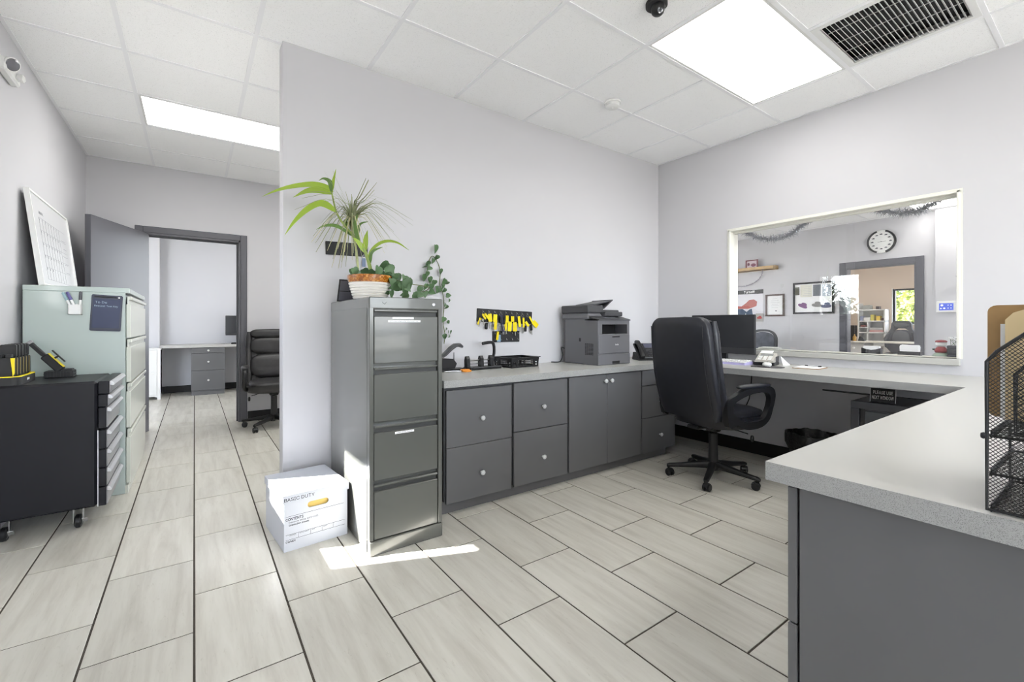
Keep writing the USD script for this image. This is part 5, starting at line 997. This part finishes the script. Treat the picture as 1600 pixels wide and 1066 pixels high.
solo('folder', 'manila folder standing in front in the mesh organizer', 'folder', prism(Polygon([(-0.145, 0.955), (0.139, 0.955), (0.139, 1.135), (0.129, 1.148), (0.114, 1.154), (-0.145, 1.154)]), 0.002, (1.13 + 0.065, 0, 0), (0, 1, 0), UP), pm('manila_card', (206, 184, 142), 0.7))
solo('paper_sheets', 'white paper sheets between the manila folder and the brown clipboard', 'paper', prism(sbox(-0.145, 0.955, 0.146, 1.128), 0.003, (1.13 + 0.075, 0, 0), (0, 1, 0), UP), M_paper)
for k, (x, l) in enumerate(((0.128, 'nearer'), (0.15, 'middle'), (0.185, 'farther'))): solo('notebook', f'black bound notebook standing behind the brown clipboard in the organizer, {l} of three', 'notebook', bx(1.13 + x, -0.14, ZT + 0.140, 1.13 + x + 0.014, 0.128 - k * 0.01, ZT + 0.31, 0.002), M_black_m)
for k, z in enumerate((0.008, 0.070)): solo('paper_stack', ['stack of white paper in the lowest tray of the mesh organizer', 'stack of white paper in the upper tray of the mesh organizer'][k], 'paper', cat([rot(bx(1.16, -0.13, ZT + z + 0.0025 * j, 1.355, 0.09 - 0.02 * k, ZT + z + 0.0025 * j + 0.002), (j % 3 - 1) * 2.0, UP, (1.25, 0, 0)) for j in range(6 - 2 * k)]), M_paper)

# ------------------------------------------------------------------ office beyond the grey doorway
solo('worktop', 'pale laminate desk top running along the back wall of the office beyond the doorway', 'worktop', bx(-0.432, 8.62, ZB, 1.655, 9.199, ZT, 0.002), M_ctr)
t = thing('drawer_unit', 'grey three drawer desk pedestal in the office beyond the doorway', 'drawer unit', (0.185, 8.63, 0))
part(t, 'carcass', bx(-0.222, 0.02, 0.075, 0.222, 0.55, ZB - 0.001), M_cab_dark); part(t, 'toe_kick', bx(-0.222, 0.015, 0, 0.218, 0.5, 0.075), M_cab)
for a, b in ((0.078, 0.391), (0.396, 0.664), (0.669, 0.750)):
    dr = part(t, 'drawer', bx(-0.224, 0, a, 0.224, 0.0185, b, 0.0015), M_cab); part(dr, 'knob', knob_y(0.0, 0, (a + b) / 2), M_white_pl, 'white round knob', 25)
monitor('black monitor on the desk beyond the grey doorway', (0.70, 8.93, ZT), -92, 0.54, 0.14, 0.475, 0.03)
t = thing('keyboard', 'black keyboard on the desk beyond the grey doorway', 'keyboard', (0.70, 8.72, ZT)); part(t, 'case', bx(-0.2, -0.06, 0, 0.2, 0.06, 0.02, 0.004), M_black_m); part(t, 'keys', cat([bx(-0.19 + k * 0.026, -0.05 + r * 0.025, 0.02, -0.167 + k * 0.026, -0.03 + r * 0.025, 0.026) for k in range(14) for r in range(4)]), M_black, kind='stuff')
solo('paper_sheet', 'loose printed paper lying under the far monitor', 'paper', cat([rot(bx(0.42 + k * 0.07, 8.80, ZT + 0.001 + k * 0.0015, 0.50 + k * 0.07, 8.88, ZT + 0.002 + k * 0.0015), 12 * (k % 3 - 1), UP, (0.46 + k * 0.07, 8.84, 0)) for k in range(3)]), M_paper)
t = thing('side_cabinet', 'small white panelled two door cabinet in the office beyond the doorway', 'cabinet', (-0.60, 8.50, 0))
part(t, 'body', cat([bx(-0.19, 0.012, 0.06, 0.19, 0.30, 0.745, 0.002), bx(-0.2, 0.0, 0.742, 0.2, 0.31, 0.765, 0.003), bx(-0.19, 0, 0, -0.15, 0.30, 0.06), bx(0.15, 0.0, 0, 0.19, 0.30, 0.745, 0.002), prism([(-0.15, 0.075), (0.15, 0.075), (0.15, 0.03), (0.11, 0.048), (-0.11, 0.048), (-0.15, 0.03)], -0.012, (0, 0.0, 0), (1, 0, 0), UP)]), M_white_paint)
for a, b in ((0.08, 0.40), (0.415, 0.735)):
    g = sbox(-0.15, a, 0.145, b); d_ = part(t, 'door', prism(g.difference(g.buffer(-0.035, join_style=2)), -0.012, (0, 0, 0), (1, 0, 0), UP), M_white_paint); part(d_, 'door_panel', bx(-0.12, 0.004, a + 0.03, 0.115, 0.010, b - 0.03), M_white_paint)

# ------------------------------------------------------------------ on the reception window sill
SZ = WIN[2]
t = thing('sill_dish', 'flat grey dish on the window sill in front of the lobby chair', 'dish', (4.10, 1.865, SZ)); part(t, 'dish', cat([cushion(0, 0, 0.014, 0.05, 0.092, 0.013, 3.4, 26, 7)]), pm('stone_grey', (178, 178, 174), 0.5), None, 50); part(t, 'foot', bx(-0.03, -0.07, 0, 0.03, 0.07, 0.004), M_black)
for k, (y, x, l) in enumerate(((1.165, 4.17, 'black business card holder with a curved white card front on the sill'), (0.945, 4.17, 'black card holder stacked with white cards on the sill'))):
    t = thing('card_holder', l, 'card holder', (x, y, SZ))
    if k == 0:
        part(t, 'tray', cat([prism([(-0.058, 0), (0.058, 0), (0.058, 0.045), (0.03, 0.034), (0, 0.030), (-0.03, 0.034), (-0.058, 0.045)], -0.05, (-0.025, 0, 0), (0, -1, 0), UP)]), M_black); part(t, 'cards', bx(-0.012, -0.05, 0.006, 0.012, 0.05, 0.058), M_paper)
    else:
        part(t, 'tray', bx(-0.03, -0.062, 0, 0.03, 0.062, 0.028, 0.003), M_black)
        part(t, 'cards', cat([rot(bx(-0.026 + j * 0.007, -0.052, 0.012, -0.022 + j * 0.007, 0.05, 0.066 + 0.004 * (j % 3)), (j - 3) * 1.2, (1, 0, 0), (0, 0, 0.03)) for j in range(7)]), M_paper)
t = thing('winter_figurine', 'small red and white winter figurine on a pale green base on the sill', 'figurine', (4.14, 0.775, SZ))
part(t, 'base', lathe([(0.002, 0), (0.044, 0), (0.046, 0.008), (0.040, 0.020), (0.028, 0.028), (0.002, 0.030)], 24), pm('sage_glaze', (150, 168, 150), 0.4), 'pale green base', 40); part(t, 'body', lathe([(0.002, 0.028), (0.03, 0.03), (0.036, 0.042), (0.026, 0.062), (0.014, 0.07), (0.002, 0.072)], 20), pm('red_cloth', (150, 44, 48), 0.6), 'red coat', 40)
part(t, 'scarf', cat([bx(-0.012, -0.045, 0.046, 0.012, 0.045, 0.056, 0.004)]), pm('dark_green_cloth', (48, 62, 50), 0.7)); part(t, 'head', cushion(0, 0, 0.088, 0.026, 0.03, 0.02, 2, 20, 9), M_white_pl, 'white round head', 60); part(t, 'hat', cat([lathe([(0.002, 0.1), (0.03, 0.1), (0.031, 0.108), (0.02, 0.114), (0.002, 0.116)], 18)]), pm('red_cloth', (150, 44, 48), 0.6), 'flat red cap')
t = thing('sill_planter', 'dark ridged square planter with tiny white flowers on the sill', 'planter', (4.14, 0.705, SZ))
part(t, 'box', cat([bx(-0.038, -0.036, 0.003 + k * 0.0195, 0.038, 0.036, 0.0205 + k * 0.0195, 0.003) for k in range(4)] + [bx(-0.035, -0.033, 0, 0.035, 0.033, 0.08)]), pm('slate_ceramic', (62, 64, 72), 0.5))
rg = np.random.default_rng(2); st, fw = [], []
for k in range(9):
    a, b = rg.uniform(-0.025, 0.025, 2), rg.uniform(-0.04, 0.04, 2); z = 0.11 + rg.uniform(0, 0.035); st.append(tube([(a[0], a[1], 0.078), (b[0], b[1], z)], 0.0012, 5)); fw += [cushion(b[0] + 0.007 * math.cos(q), b[1] + 0.007 * math.sin(q), z, 0.006, 0.006, 0.004, 2, 8, 4) for q in np.arange(5) * 2 * PI / 5]
part(t, 'stems', cat(st), pm('green_wire', (90, 110, 70), 0.6), kind='stuff'); part(t, 'flowers', cat(fw), M_paper, kind='stuff')
def tinsel(name, label, ctrl, mat, r=0.03, n=700, thin=False):
    q = curve(ctrl, 60); rg = np.random.default_rng(len(label)); V = []
    for k in range(n):
        p = q[rg.integers(0, len(q) - 1)] + rg.normal(0, 0.004, 3); d = rg.normal(0, 1, 3); d /= np.linalg.norm(d); s = np.cross(d, rg.normal(0, 1, 3)); s /= np.linalg.norm(s) + 1e-9; L, w = r * rg.uniform(0.5, 1.1), 0.0028
        V.append([p - s * w, p + s * w, p + d * L + s * w * 0.3])
    V = np.array(V).reshape(-1, 3); t = thing(name, label, 'garland'); part(t, 'cord', tube(q, 0.0025, 5), mat); part(t, 'strands', trimesh.Trimesh(V, np.arange(len(V)).reshape(-1, 3), process=False), mat, kind='stuff')
M_tin = pm('silver_tinsel', (176, 178, 184), 0.25, 0.7)
tinsel('tinsel_garland', 'silver tinsel garland sagging at the top of the reception window, on the partition side', [(4.20, 2.16, 2.02), (4.20, 2.09, 1.965), (4.20, 1.98, 1.905), (4.20, 1.83, 1.885), (4.20, 1.72, 1.92), (4.20, 1.64, 1.975), (4.20, 1.56, 2.03)], M_tin, 0.056, 1300)
tinsel('tinsel_garland', 'silver tinsel garland sagging at the top of the reception window, above the wall clock', [(4.20, 1.20, 2.03), (4.20, 1.12, 1.985), (4.20, 1.02, 1.945), (4.20, 0.93, 1.935), (4.20, 0.87, 1.95), (4.20, 0.80, 1.99), (4.20, 0.74, 2.03)], M_tin, 0.056, 1300)

# ------------------------------------------------------------------ lobby wall
WX = XD - 0.001
t = thing('wall_shelf', 'long pale wooden ledge shelf on the lobby wall', 'shelf', (XD, 4.5, 2.15)); part(t, 'board', bx(-0.10, -0.62, 0, 0, 0.62, 0.02, 0.002), M_wood); part(t, 'front_rail', bx(-0.10, -0.62, 0.0, -0.085, 0.62, 0.075, 0.002), M_wood); part(t, 'end_block', bx(-0.106, -0.625, 0.004, -0.0, -0.575, 0.072, 0.003), pm('knotty_wood', (150, 124, 82), 0.6))
t = thing('framed_picture', 'small red framed picture propped on the wooden ledge shelf', 'picture', (XD - 0.07, 4.325, 2.17)); part(t, 'frame', prism(sbox(-0.115, 0, 0.115, 0.2).difference(sbox(-0.095, 0.02, 0.095, 0.18)), -0.015, (0, 0, 0), (0, 1, 0), UP), pm('dark_red_frame', (116, 52, 60), 0.5)); part(t, 'print', bx(-0.006, -0.1, 0.015, -0.001, 0.1, 0.185), pm('pale_print', (206, 190, 196), 0.6))
part(t, 'motif', cat([frame(cushion(-0.03, 0.10, 0, 0.05, 0.035, 0.002, 2, 18, 4), (-0.008, 0, 0), (0, 1, 0), UP, (-1, 0, 0)), frame(cushion(0.06, 0.12, 0, 0.025, 0.03, 0.002, 2, 18, 4), (-0.008, 0, 0), (0, 1, 0), UP, (-1, 0, 0))]), pm('plum_print', (120, 62, 84), 0.6), 'plum red shapes'); part(t, 'motif', bx(-0.009, -0.06, 0.03, -0.006, 0.05, 0.06), pm('blue_print', (70, 74, 120), 0.6), 'dark blue patch')
tinsel('thin_garland', 'thin silver garland looping below the wooden ledge shelf', [(XD - 0.12, 4.10, 2.16), (XD - 0.04, 4.17, 2.05), (XD - 0.03, 4.28, 1.94), (XD - 0.03, 4.42, 1.885), (XD - 0.03, 4.58, 1.875), (XD - 0.02, 4.72, 1.91)], pm('pale_silver', (176, 172, 186), 0.3, 0.7), 0.03, 420)
t = thing('poster', 'large car poster with a black header band on the lobby wall behind the monitor', 'poster', (WX, 4.56, 1.49)); part(t, 'sheet', bx(-0.003, -0.415, -0.30, 0, 0.415, 0.305), pm('poster_white', (222, 220, 226), 0.5)); part(t, 'header_band', bx(-0.004, -0.415, 0.228, -0.002, 0.415, 0.305), pm('poster_black', (48, 48, 52), 0.5)); part(t, 'header_text', cat([text('Turnoff', 0.044, (-0.0041, -0.045, 0.247), (0, -1, 0), UP, 0.0005, True, 0.21), text('Turnoff', 0.044, (-0.0041, 0.345, 0.247), (0, -1, 0), UP, 0.0005, True, 0.21), text('the tire experts', 0.012, (-0.0035, 0.3, 0.17), (0, -1, 0), UP, 0.0004, False, 0.2)]), M_paper, 'white header lettering')
Y_ = (0, -1, 0)
part(t, 'red_shape', prism(Polygon([(0.0, -0.02), (0.10, 0.05), (0.15, 0.10), (0.235, 0.11), (0.29, 0.07), (0.28, 0.0), (0.2, -0.03), (0.12, -0.05), (-0.35, -0.04), (-0.38, 0.02)]).buffer(0.01), 0.001, (-0.0032, 0, 0), Y_, UP), pm('poster_red', (176, 92, 84), 0.5), 'printed red car body'); part(t, 'blue_shape', prism(Polygon([(-0.41, -0.30), (-0.41, -0.06), (0.02, -0.06), (0.10, -0.12), (0.16, -0.07), (0.2, -0.06), (0.24, -0.30)]), 0.0012, (-0.0034, 0, 0), Y_, UP), pm('poster_blue', (70, 88, 112), 0.5), 'printed dark blue car'); part(t, 'white_shape', cat([prism(Polygon([(0.05, -0.28), (0.075, -0.15), (0.09, -0.15), (0.08, -0.28)]), 0.0014, (-0.0048, 0, 0), Y_, UP)] + [prism(Polygon([(x + 0.022 * math.cos(q), -0.09 + 0.018 * math.sin(q)) for q in np.arange(10) * PI / 5]), 0.0014, (-0.0048, 0, 0), Y_, UP) for x in (-0.12, -0.22)]), M_paper, 'printed white lamps')
t = thing('car_photo', 'small red car photo at the lower corner of the big poster', 'picture', (WX - 0.005, 4.215, 1.255)); part(t, 'sheet', bx(-0.002, -0.07, -0.075, 0, 0.07, 0.08), pm('photo_grey', (168, 164, 160), 0.5)); part(t, 'car', frame(cat([cushion(0, -0.005, 0, 0.05, 0.022, 0.001, 2.4, 18, 4), cushion(0.01, 0.018, 0, 0.028, 0.018, 0.001, 2.4, 18, 4)]), (-0.003, 0, 0), (0, -1, 0), UP, (-1, 0, 0)), pm('photo_red', (166, 58, 56), 0.5), 'printed red car')
def framed(label, y0, y1, z0, z1, rgb, fw, nm, catg='frame'):
    t = thing(nm, label, catg, (WX, (y0 + y1) / 2, (z0 + z1) / 2)); hy, hz = (y1 - y0) / 2, (z1 - z0) / 2
    g = sbox(-hy, -hz, hy, hz); part(t, 'frame', prism(g.difference(g.buffer(-fw, join_style=2)), -0.02, (0, 0, 0), (0, 1, 0), UP), pm(nm + '_wood', rgb, 0.45)); part(t, 'sheet', bx(-0.008, -hy + fw * .8, -hz + fw * .8, -0.004, hy - fw * .8, hz - fw * .8), M_paper); return t
t = framed('brown framed certificate on the lobby wall', 3.772, 4.099, 1.28, 1.687, (84, 66, 60), 0.026, 'certificate'); part(t, 'print', cat([bx(-0.009, -w / 2, z, -0.0078, w / 2, z + 0.004) for w, z in ((0.08, 0.12), (0.14, 0.085), (0.16, 0.05), (0.10, 0.02), (0.15, -0.01), (0.12, -0.04))]), pm('faint_print', (196, 196, 198), 0.7)); part(t, 'seal', mv(rot(lathe([(0.001, 0), (0.012, 0), (0.012, 0.001), (0.001, 0.001)], 14), -90, (0, 1, 0)), -0.008, -0.02, -0.105), M_ink)
t = framed('black framed notice board with car pictures beside the lobby door frame', 2.985, 3.622, 1.312, 1.870, (40, 40, 44), 0.03, 'notice_board', 'notice board')
part(t, 'notice', bx(-0.0095, 0.015, 0.02, -0.0078, 0.20, 0.235), pm('cream_notice', (220, 218, 206), 0.7)); part(t, 'notice_print', cat([bx(-0.0102, 0.03, 0.05 + k * 0.03, -0.009, 0.16 - 0.02 * (k % 3), 0.056 + k * 0.03) for k in range(6)]), pm('faint_print', (196, 196, 198), 0.7)); part(t, 'photo', bx(-0.0095, 0.215, 0.06, -0.0078, 0.285, 0.20), pm('dark_photo', (84, 84, 74), 0.6)); part(t, 'photo', bx(-0.0095, -0.12, 0.03, -0.0078, 0.0, 0.23), pm('grey_photo', (104, 108, 116), 0.6)); part(t, 'photo', bx(-0.0095, -0.27, 0.02, -0.0078, -0.14, 0.22), pm('pale_photo', (170, 178, 190), 0.6))
def carprint(cy, cz, rgb, nm, a): part(t, 'car_print', rot(frame(cat([cushion(0, -0.01, 0, 0.085, 0.032, 0.001, 2.4, 18, 4), cushion(0.01, 0.025, 0, 0.05, 0.03, 0.001, 2.4, 18, 4)]), (-0.009, cy, cz), (0, -1, 0), UP, (-1, 0, 0)), a, (1, 0, 0), (0, cy, cz)), pm(nm, rgb, 0.5), 'printed car')
carprint(0.16, -0.13, (128, 88, 132), 'purple_print', 25); carprint(-0.06, -0.12, (126, 124, 122), 'taupe_print', 5); carprint(-0.2, -0.14, (96, 104, 130), 'steel_print', 0)
t = thing('wall_clock', 'round white wall clock with black side arcs above the lobby door frame', 'clock', (XD, 2.345, 2.432)); R_ = 0.182
ax = lambda m: frame(m, (0, 0, 0), (0, -1, 0), UP, (-1, 0, 0))
part(t, 'case', ax(lathe([(0.002, 0), (R_, 0), (R_, 0.03), (R_ - 0.008, 0.036), (R_ - 0.02, 0.034), (R_ - 0.022, 0.028), (0.002, 0.028)], 48)), M_white_pl, None, 40)
for s in (0, 1):
    q = np.linspace(-1.25, 1.25, 26) + s * PI; o = [(R_ * 1.01 * math.cos(a), R_ * 1.01 * math.sin(a)) for a in q] + [((R_ - 0.024) * math.cos(a), (R_ - 0.024) * math.sin(a)) for a in q[::-1]]
    part(t, 'arc', ax(mv(prism(o, 0.039, (0, 0, 0)), 0, 0, 0.0)), M_black, 'black rim arc')
for k in range(12):
    a = k * PI / 6; part(t, 'car_numeral', ax(mv(cat([cushion(0, 0, 0, 0.021, 0.007, 0.001, 2.6, 14, 4), cushion(0.002, 0.006, 0, 0.011, 0.006, 0.001, 2.4, 12, 4)]), 0.115 * math.cos(a), 0.115 * math.sin(a), 0.029)), M_ink, 'tiny printed car in place of an hour number')
part(t, 'hands', ax(cat([bx(-0.045, -0.004, 0.031, 0.006, 0.0, 0.032), bx(-0.005, -0.003, 0.031, 0.06, 0.001, 0.032), cyl((0, 0, 0.029), (0, 0, 0.034), 0.006, 10)])), M_ink)
t = thing('alarm_panel', 'white alarm keypad with a lit blue screen on the lobby wall', 'alarm panel', (XD - 0.1, 1.582, 1.378)); part(t, 'case', bx(-0.022, -0.105, -0.08, 0, 0.105, 0.08, 0.006), M_white_pl); part(t, 'screen', bx(-0.0235, -0.075, -0.05, -0.021, 0.075, 0.05), emit('blue_screen', (92, 112, 214), 1.0), 'lit blue screen')
part(t, 'icons', cat([frame(cushion(x, z, 0, r, r, 0.0006, 2, 12, 4), (-0.0238, 0, 0), (0, -1, 0), UP, (-1, 0, 0)) for x, z, r in ((-0.045, 0.022, 0.016), (-0.055, -0.025, 0.01), (-0.02, -0.022, 0.013), (0.02, 0.022, 0.007), (0.05, 0.022, 0.008), (0.02, -0.02, 0.007), (0.05, -0.02, 0.007))]), emit('icon_white', (236, 240, 255), 1.1), 'white icons')
t = thing('wall_bracket', 'small black pointed bracket on the lobby wall above the alarm keypad', 'bracket', (XD - 0.1, 1.44, 1.805)); part(t, 'wedge', hull([(0, -0.06, -0.06), (0, -0.06, 0.06), (0, 0.05, 0), (-0.06, -0.06, -0.04), (-0.06, -0.06, 0.04)]), M_black)
# lobby guest chair
t = thing('guest_chair', 'black lobby chair with an arched padded back, seen through the reception window', 'chair', (8.12, 3.97, 0))
arch = Polygon([(-0.245, 0.45), (-0.25, 0.75)] + [(-0.25 * math.cos(a) * abs(math.cos(a)) ** -0.25, 0.80 + 0.24 * math.sin(a) ** 0.8) for a in np.linspace(0.15, PI - 0.15, 16)] + [(0.25, 0.75), (0.245, 0.45)])
part(t, 'back_frame', rot(prism(arch.difference(arch.buffer(-0.035)), 0.045, (0.27, 0, 0), (0, 1, 0), UP), 6, (0, 1, 0), (0.27, 0, 0.45)), pm('charcoal_frame', (62, 63, 66), 0.45)); part(t, 'back_pad', rot(prism(arch.buffer(-0.05), 0.03, (0.278, 0, 0), (0, 1, 0), UP), 6, (0, 1, 0), (0.27, 0, 0.45)), pm('worn_grey_vinyl', (72, 75, 84), 0.35, vary=(9, 0.35)), 'worn padded back panel')
part(t, 'seat', cushion(0.02, 0, 0.44, 0.26, 0.245, 0.045, 3.4, 28, 7), M_leather, None, 60)
for x, y in ((-0.2, -0.21), (-0.2, 0.21), (0.24, -0.21), (0.24, 0.21)): part(t, 'leg', cyl((x * 0.9, y * 0.95, 0.42), (x * 1.1, y, 0), 0.014, 10), M_black)
for s in (-1, 1): part(t, 'armrest', tube(curve([(0.27, s * 0.25, 0.66), (0.1, s * 0.27, 0.67), (-0.15, s * 0.27, 0.65), (-0.2, s * 0.25, 0.55), (-0.18, s * 0.22, 0.42)], 16), 0.017, 8), M_black)

# ------------------------------------------------------------------ beige office behind the lobby
t = thing('office_desk', 'pale desk in the beige office behind the lobby', 'desk', (11.6, 3.1, 0)); part(t, 'top', bx(-0.02, -0.75, 0.735, 0.62, 0.72, 0.765, 0.003), pm('pale_desk_top', (208, 204, 194), 0.45)); part(t, 'leg', bx(0.02, 0.66, 0, 0.6, 0.69, 0.735), M_white_paint); part(t, 'leg', bx(0.02, -0.73, 0, 0.6, -0.70, 0.735), M_white_paint); part(t, 'drawer_box', bx(0.03, 0.28, 0.1, 0.6, 0.66, 0.735, 0.003), pm('pale_grey_front', (196, 196, 194), 0.5)); part(t, 'knob', cyl((0.03, 0.46, 0.62), (0.0, 0.46, 0.62), 0.02, 12), M_white_pl)
t = thing('gaming_chair', 'dark grey winged gaming chair behind the pale desk in the beige office', 'gaming chair', (12.55, 2.99, 0))
wing = Polygon([(-0.12, 0.46), (-0.25, 0.62), (-0.27, 0.80), (-0.225, 0.92), (-0.17, 1.02), (-0.155, 1.14), (-0.125, 1.185), (0.125, 1.185), (0.155, 1.14), (0.17, 1.02), (0.225, 0.92), (0.27, 0.80), (0.25, 0.62), (0.12, 0.46)]).buffer(0.012)
slot = Polygon([(-0.13, 0.985), (-0.07, 1.035), (0.07, 1.035), (0.13, 0.985), (0.06, 1.005), (-0.06, 1.005)])
M_gam = pm('grey_gaming_fabric', (70, 71, 75), 0.6, vary=(20, 0.15))
part(t, 'back', prism(wing.difference(slot), 0.09, (0.0, 0, 0), (0, 1, 0), UP), M_gam); part(t, 'back_pad', cushion(-0.005, 0, 0.82, 0.035, 0.15, 0.17, 3, 26, 7), pm('grey_centre_fabric', (88, 89, 92), 0.7), None, 60); part(t, 'head_pad', cushion(-0.005, 0, 1.10, 0.04, 0.13, 0.055, 3, 26, 7), pm('grey_centre_fabric', (88, 89, 92), 0.7), None, 60)
for s in (-1, 1): part(t, 'wing', tube([(-0.01, s * 0.245, 0.62), (-0.03, s * 0.255, 0.80), (-0.02, s * 0.20, 0.94)], [0.03, 0.045, 0.025], 10), M_gam, None, 60)
part(t, 'seat', cushion(-0.22, 0, 0.46, 0.27, 0.27, 0.06, 3, 26, 7), M_gam, None, 60); part(t, 'column', cyl((-0.2, 0, 0.08), (-0.2, 0, 0.42), 0.03, 12), M_black)
for k in range(5): a = 2 * PI * k / 5; part(t, 'leg', cyl((-0.2, 0, 0.09), (-0.2 + 0.3 * math.cos(a), 0.3 * math.sin(a), 0.05), 0.024, 8, 0.016), M_black)
t = thing('shelf_unit', 'white open shelf unit against the beige wall', 'shelf', (12.85, 3.62, 0))
M_sh = M_white_paint; OXw = OX1 - 12.85
part(t, 'side', bx(0.06, 0.235, 0, OXw, 0.262, 1.63, 0.002), M_sh); part(t, 'side', bx(0.06, -0.262, 0, OXw, -0.235, 1.47, 0.002), M_sh); part(t, 'back', bx(OXw - 0.01, -0.262, 0, OXw, 0.262, 1.46), M_sh)
for z in (0.30, 0.62, 0.92, 1.19, 1.455): part(t, 'shelf', bx(0.06, -0.262, z, OXw, 0.262, z + 0.022, 0.002), M_sh)
part(t, 'divider', bx(0.06, 0.06, 0.64, OXw, 0.08, 1.19), M_sh); part(t, 'shelf', bx(0.06, 0.08, 1.05, OXw, 0.235, 1.065), M_sh)
def bits(lbl, nm, catg, y0, y1, z0, h, rgb, mat): solo(nm, lbl, catg, bx(12.85 + 0.08, 3.62 + y0, z0, 12.85 + 0.24, 3.62 + y1, z0 + h, 0.004), pm(mat, rgb, 0.5))
bits('grey patterned box on top of the white shelf unit', 'storage_box', 'box', 0.02, 0.19, 1.477, 0.10, (150, 152, 146), 'patterned_grey'); bits('small dark box on top of the white shelf unit', 'small_box', 'box', -0.14, -0.08, 1.477, 0.07, (58, 48, 46), 'dark_brown_box')
bits('yellow tin on the upper shelf of the white unit', 'tin', 'box', -0.045, 0.015, 1.212, 0.14, (206, 196, 90), 'tin_yellow'); bits('white box on the upper shelf of the white unit', 'white_box', 'box', 0.03, 0.15, 1.212, 0.075, (232, 232, 228), 'bright_box'); bits('yellow toy on the upper shelf of the white unit', 'yellow_toy', 'toy', -0.16, -0.09, 1.212, 0.11, (222, 190, 60), 'toy_yellow'); bits('small dark toy on the upper shelf of the white unit', 'dark_toy', 'toy', -0.225, -0.18, 1.212, 0.06, (84, 60, 54), 'toy_dark'); bits('blue grey trinket on the upper shelf of the white unit', 'trinket', 'trinket', 0.17, 0.22, 1.212, 0.11, (150, 158, 184), 'trinket_blue')
bits('row of small red trinkets on the narrow shelf of the white unit', 'trinket', 'trinket', 0.10, 0.21, 1.066, 0.045, (120, 80, 78), 'trinket_red'); bits('stack of pale books on the wide shelf of the white unit', 'book_stack', 'books', -0.22, 0.04, 0.943, 0.05, (206, 160, 156), 'book_rose'); bits('flat grey laptop on the books of the white unit', 'laptop', 'laptop', -0.22, 0.03, 0.995, 0.05, (186, 186, 184), 'laptop_grey')
t = thing('monitor', 'black monitor edge on the pale desk in the beige office', 'monitor', (11.85, 3.68, 0.765), 160); part(t, 'screen', bx(-0.02, -0.12, 0.09, 0, 0.12, 0.34, 0.003), M_black); part(t, 'stand', bx(-0.03, -0.03, 0, -0.01, 0.03, 0.2), M_black); part(t, 'foot', bx(-0.08, -0.08, 0, 0.06, 0.08, 0.01), M_black)
solo('bottle', 'amber bottle on the pale desk in the beige office', 'bottle', lathe([(0.002, 0.765), (0.03, 0.765), (0.03, 0.86), (0.012, 0.885), (0.012, 0.91), (0.002, 0.91)], 18, (11.72, 3.58, 0)), pm('amber_bottle', (170, 130, 60), 0.3), 40); solo('laptop_stand', 'dark laptop stand on the pale desk in the beige office', 'stand', hull([(11.8, 3.42, 0.765), (11.8, 3.54, 0.765), (11.9, 3.42, 0.765), (11.9, 3.54, 0.765), (11.85, 3.50, 0.86), (11.86, 3.54, 0.86)]), M_black_m)
solo('wall_ring', 'white cable ring hanging on the beige wall near the door frame', 'cable', tube([(OX1 - 0.02, 2.78 + 0.08 * math.cos(a), 1.92 + 0.10 * math.sin(a)) for a in np.arange(20) * 2 * PI / 20], 0.008, 6, True), M_white_pl)

# ------------------------------------------------------------------ trees outside
def tree(label, x, y, h, r, rgb, nm, seed, n=5200):
    rg = np.random.default_rng(seed); t = thing('tree', label, 'tree', (x, y, -0.12), 0, 'garden trees'); cl = rg.normal(0, 1, (26, 3)); cl /= np.linalg.norm(cl, axis=1, keepdims=True); cl = cl * rg.uniform(0.35, 1.0, (26, 1)) ** 0.5 * [r, r, h * 0.36] + [0, 0, h * 0.62]
    part(t, 'trunk', tube([(0, 0, 0), (0.03, 0.02, h * 0.3), (0, 0.05, h * 0.65)], [0.09, 0.07, 0.03], 8), pm('bark', (82, 72, 60), 0.9))
    c = cl[rg.integers(0, 26, n)] + rg.normal(0, 0.16 * r, (n, 3)); d = rg.normal(0, 1, (n, 3)); d /= np.linalg.norm(d, axis=1, keepdims=True); s = np.cross(d, rg.normal(0, 1, (n, 3))); s /= np.linalg.norm(s, axis=1, keepdims=True); L = rg.uniform(0.05, 0.11, (n, 1))
    V = np.stack([c - d * L, c + s * L * 0.45, c + d * L, c - s * L * 0.45], 1).reshape(-1, 3); i = np.arange(n)[:, None] * 4; part(t, 'crown', trimesh.Trimesh(V, np.vstack([i + [0, 1, 2], i + [0, 2, 3]]), process=False), leaf_mat(nm, rgb, 0.5, 0.1), None, None, 'stuff')
tree('yellow green bushy tree outside the garden window', 17.6, 4.35, 3.4, 0.8, (150, 164, 74), 'tree_yellow', 21); tree('dark green tree outside the garden window, behind the yellow green one', 20.0, 6.2, 5.6, 1.1, (66, 98, 54), 'tree_dark', 22); tree('mid green tree outside the garden window, farthest from the house', 24.0, 5.3, 6.0, 1.5, (92, 122, 66), 'tree_mid', 23)
tree('pale grey green shrub outside the sun window', -7.2, 5.5, 2.7, 0.8, (136, 150, 140), 'shrub_pale', 31, 1500)
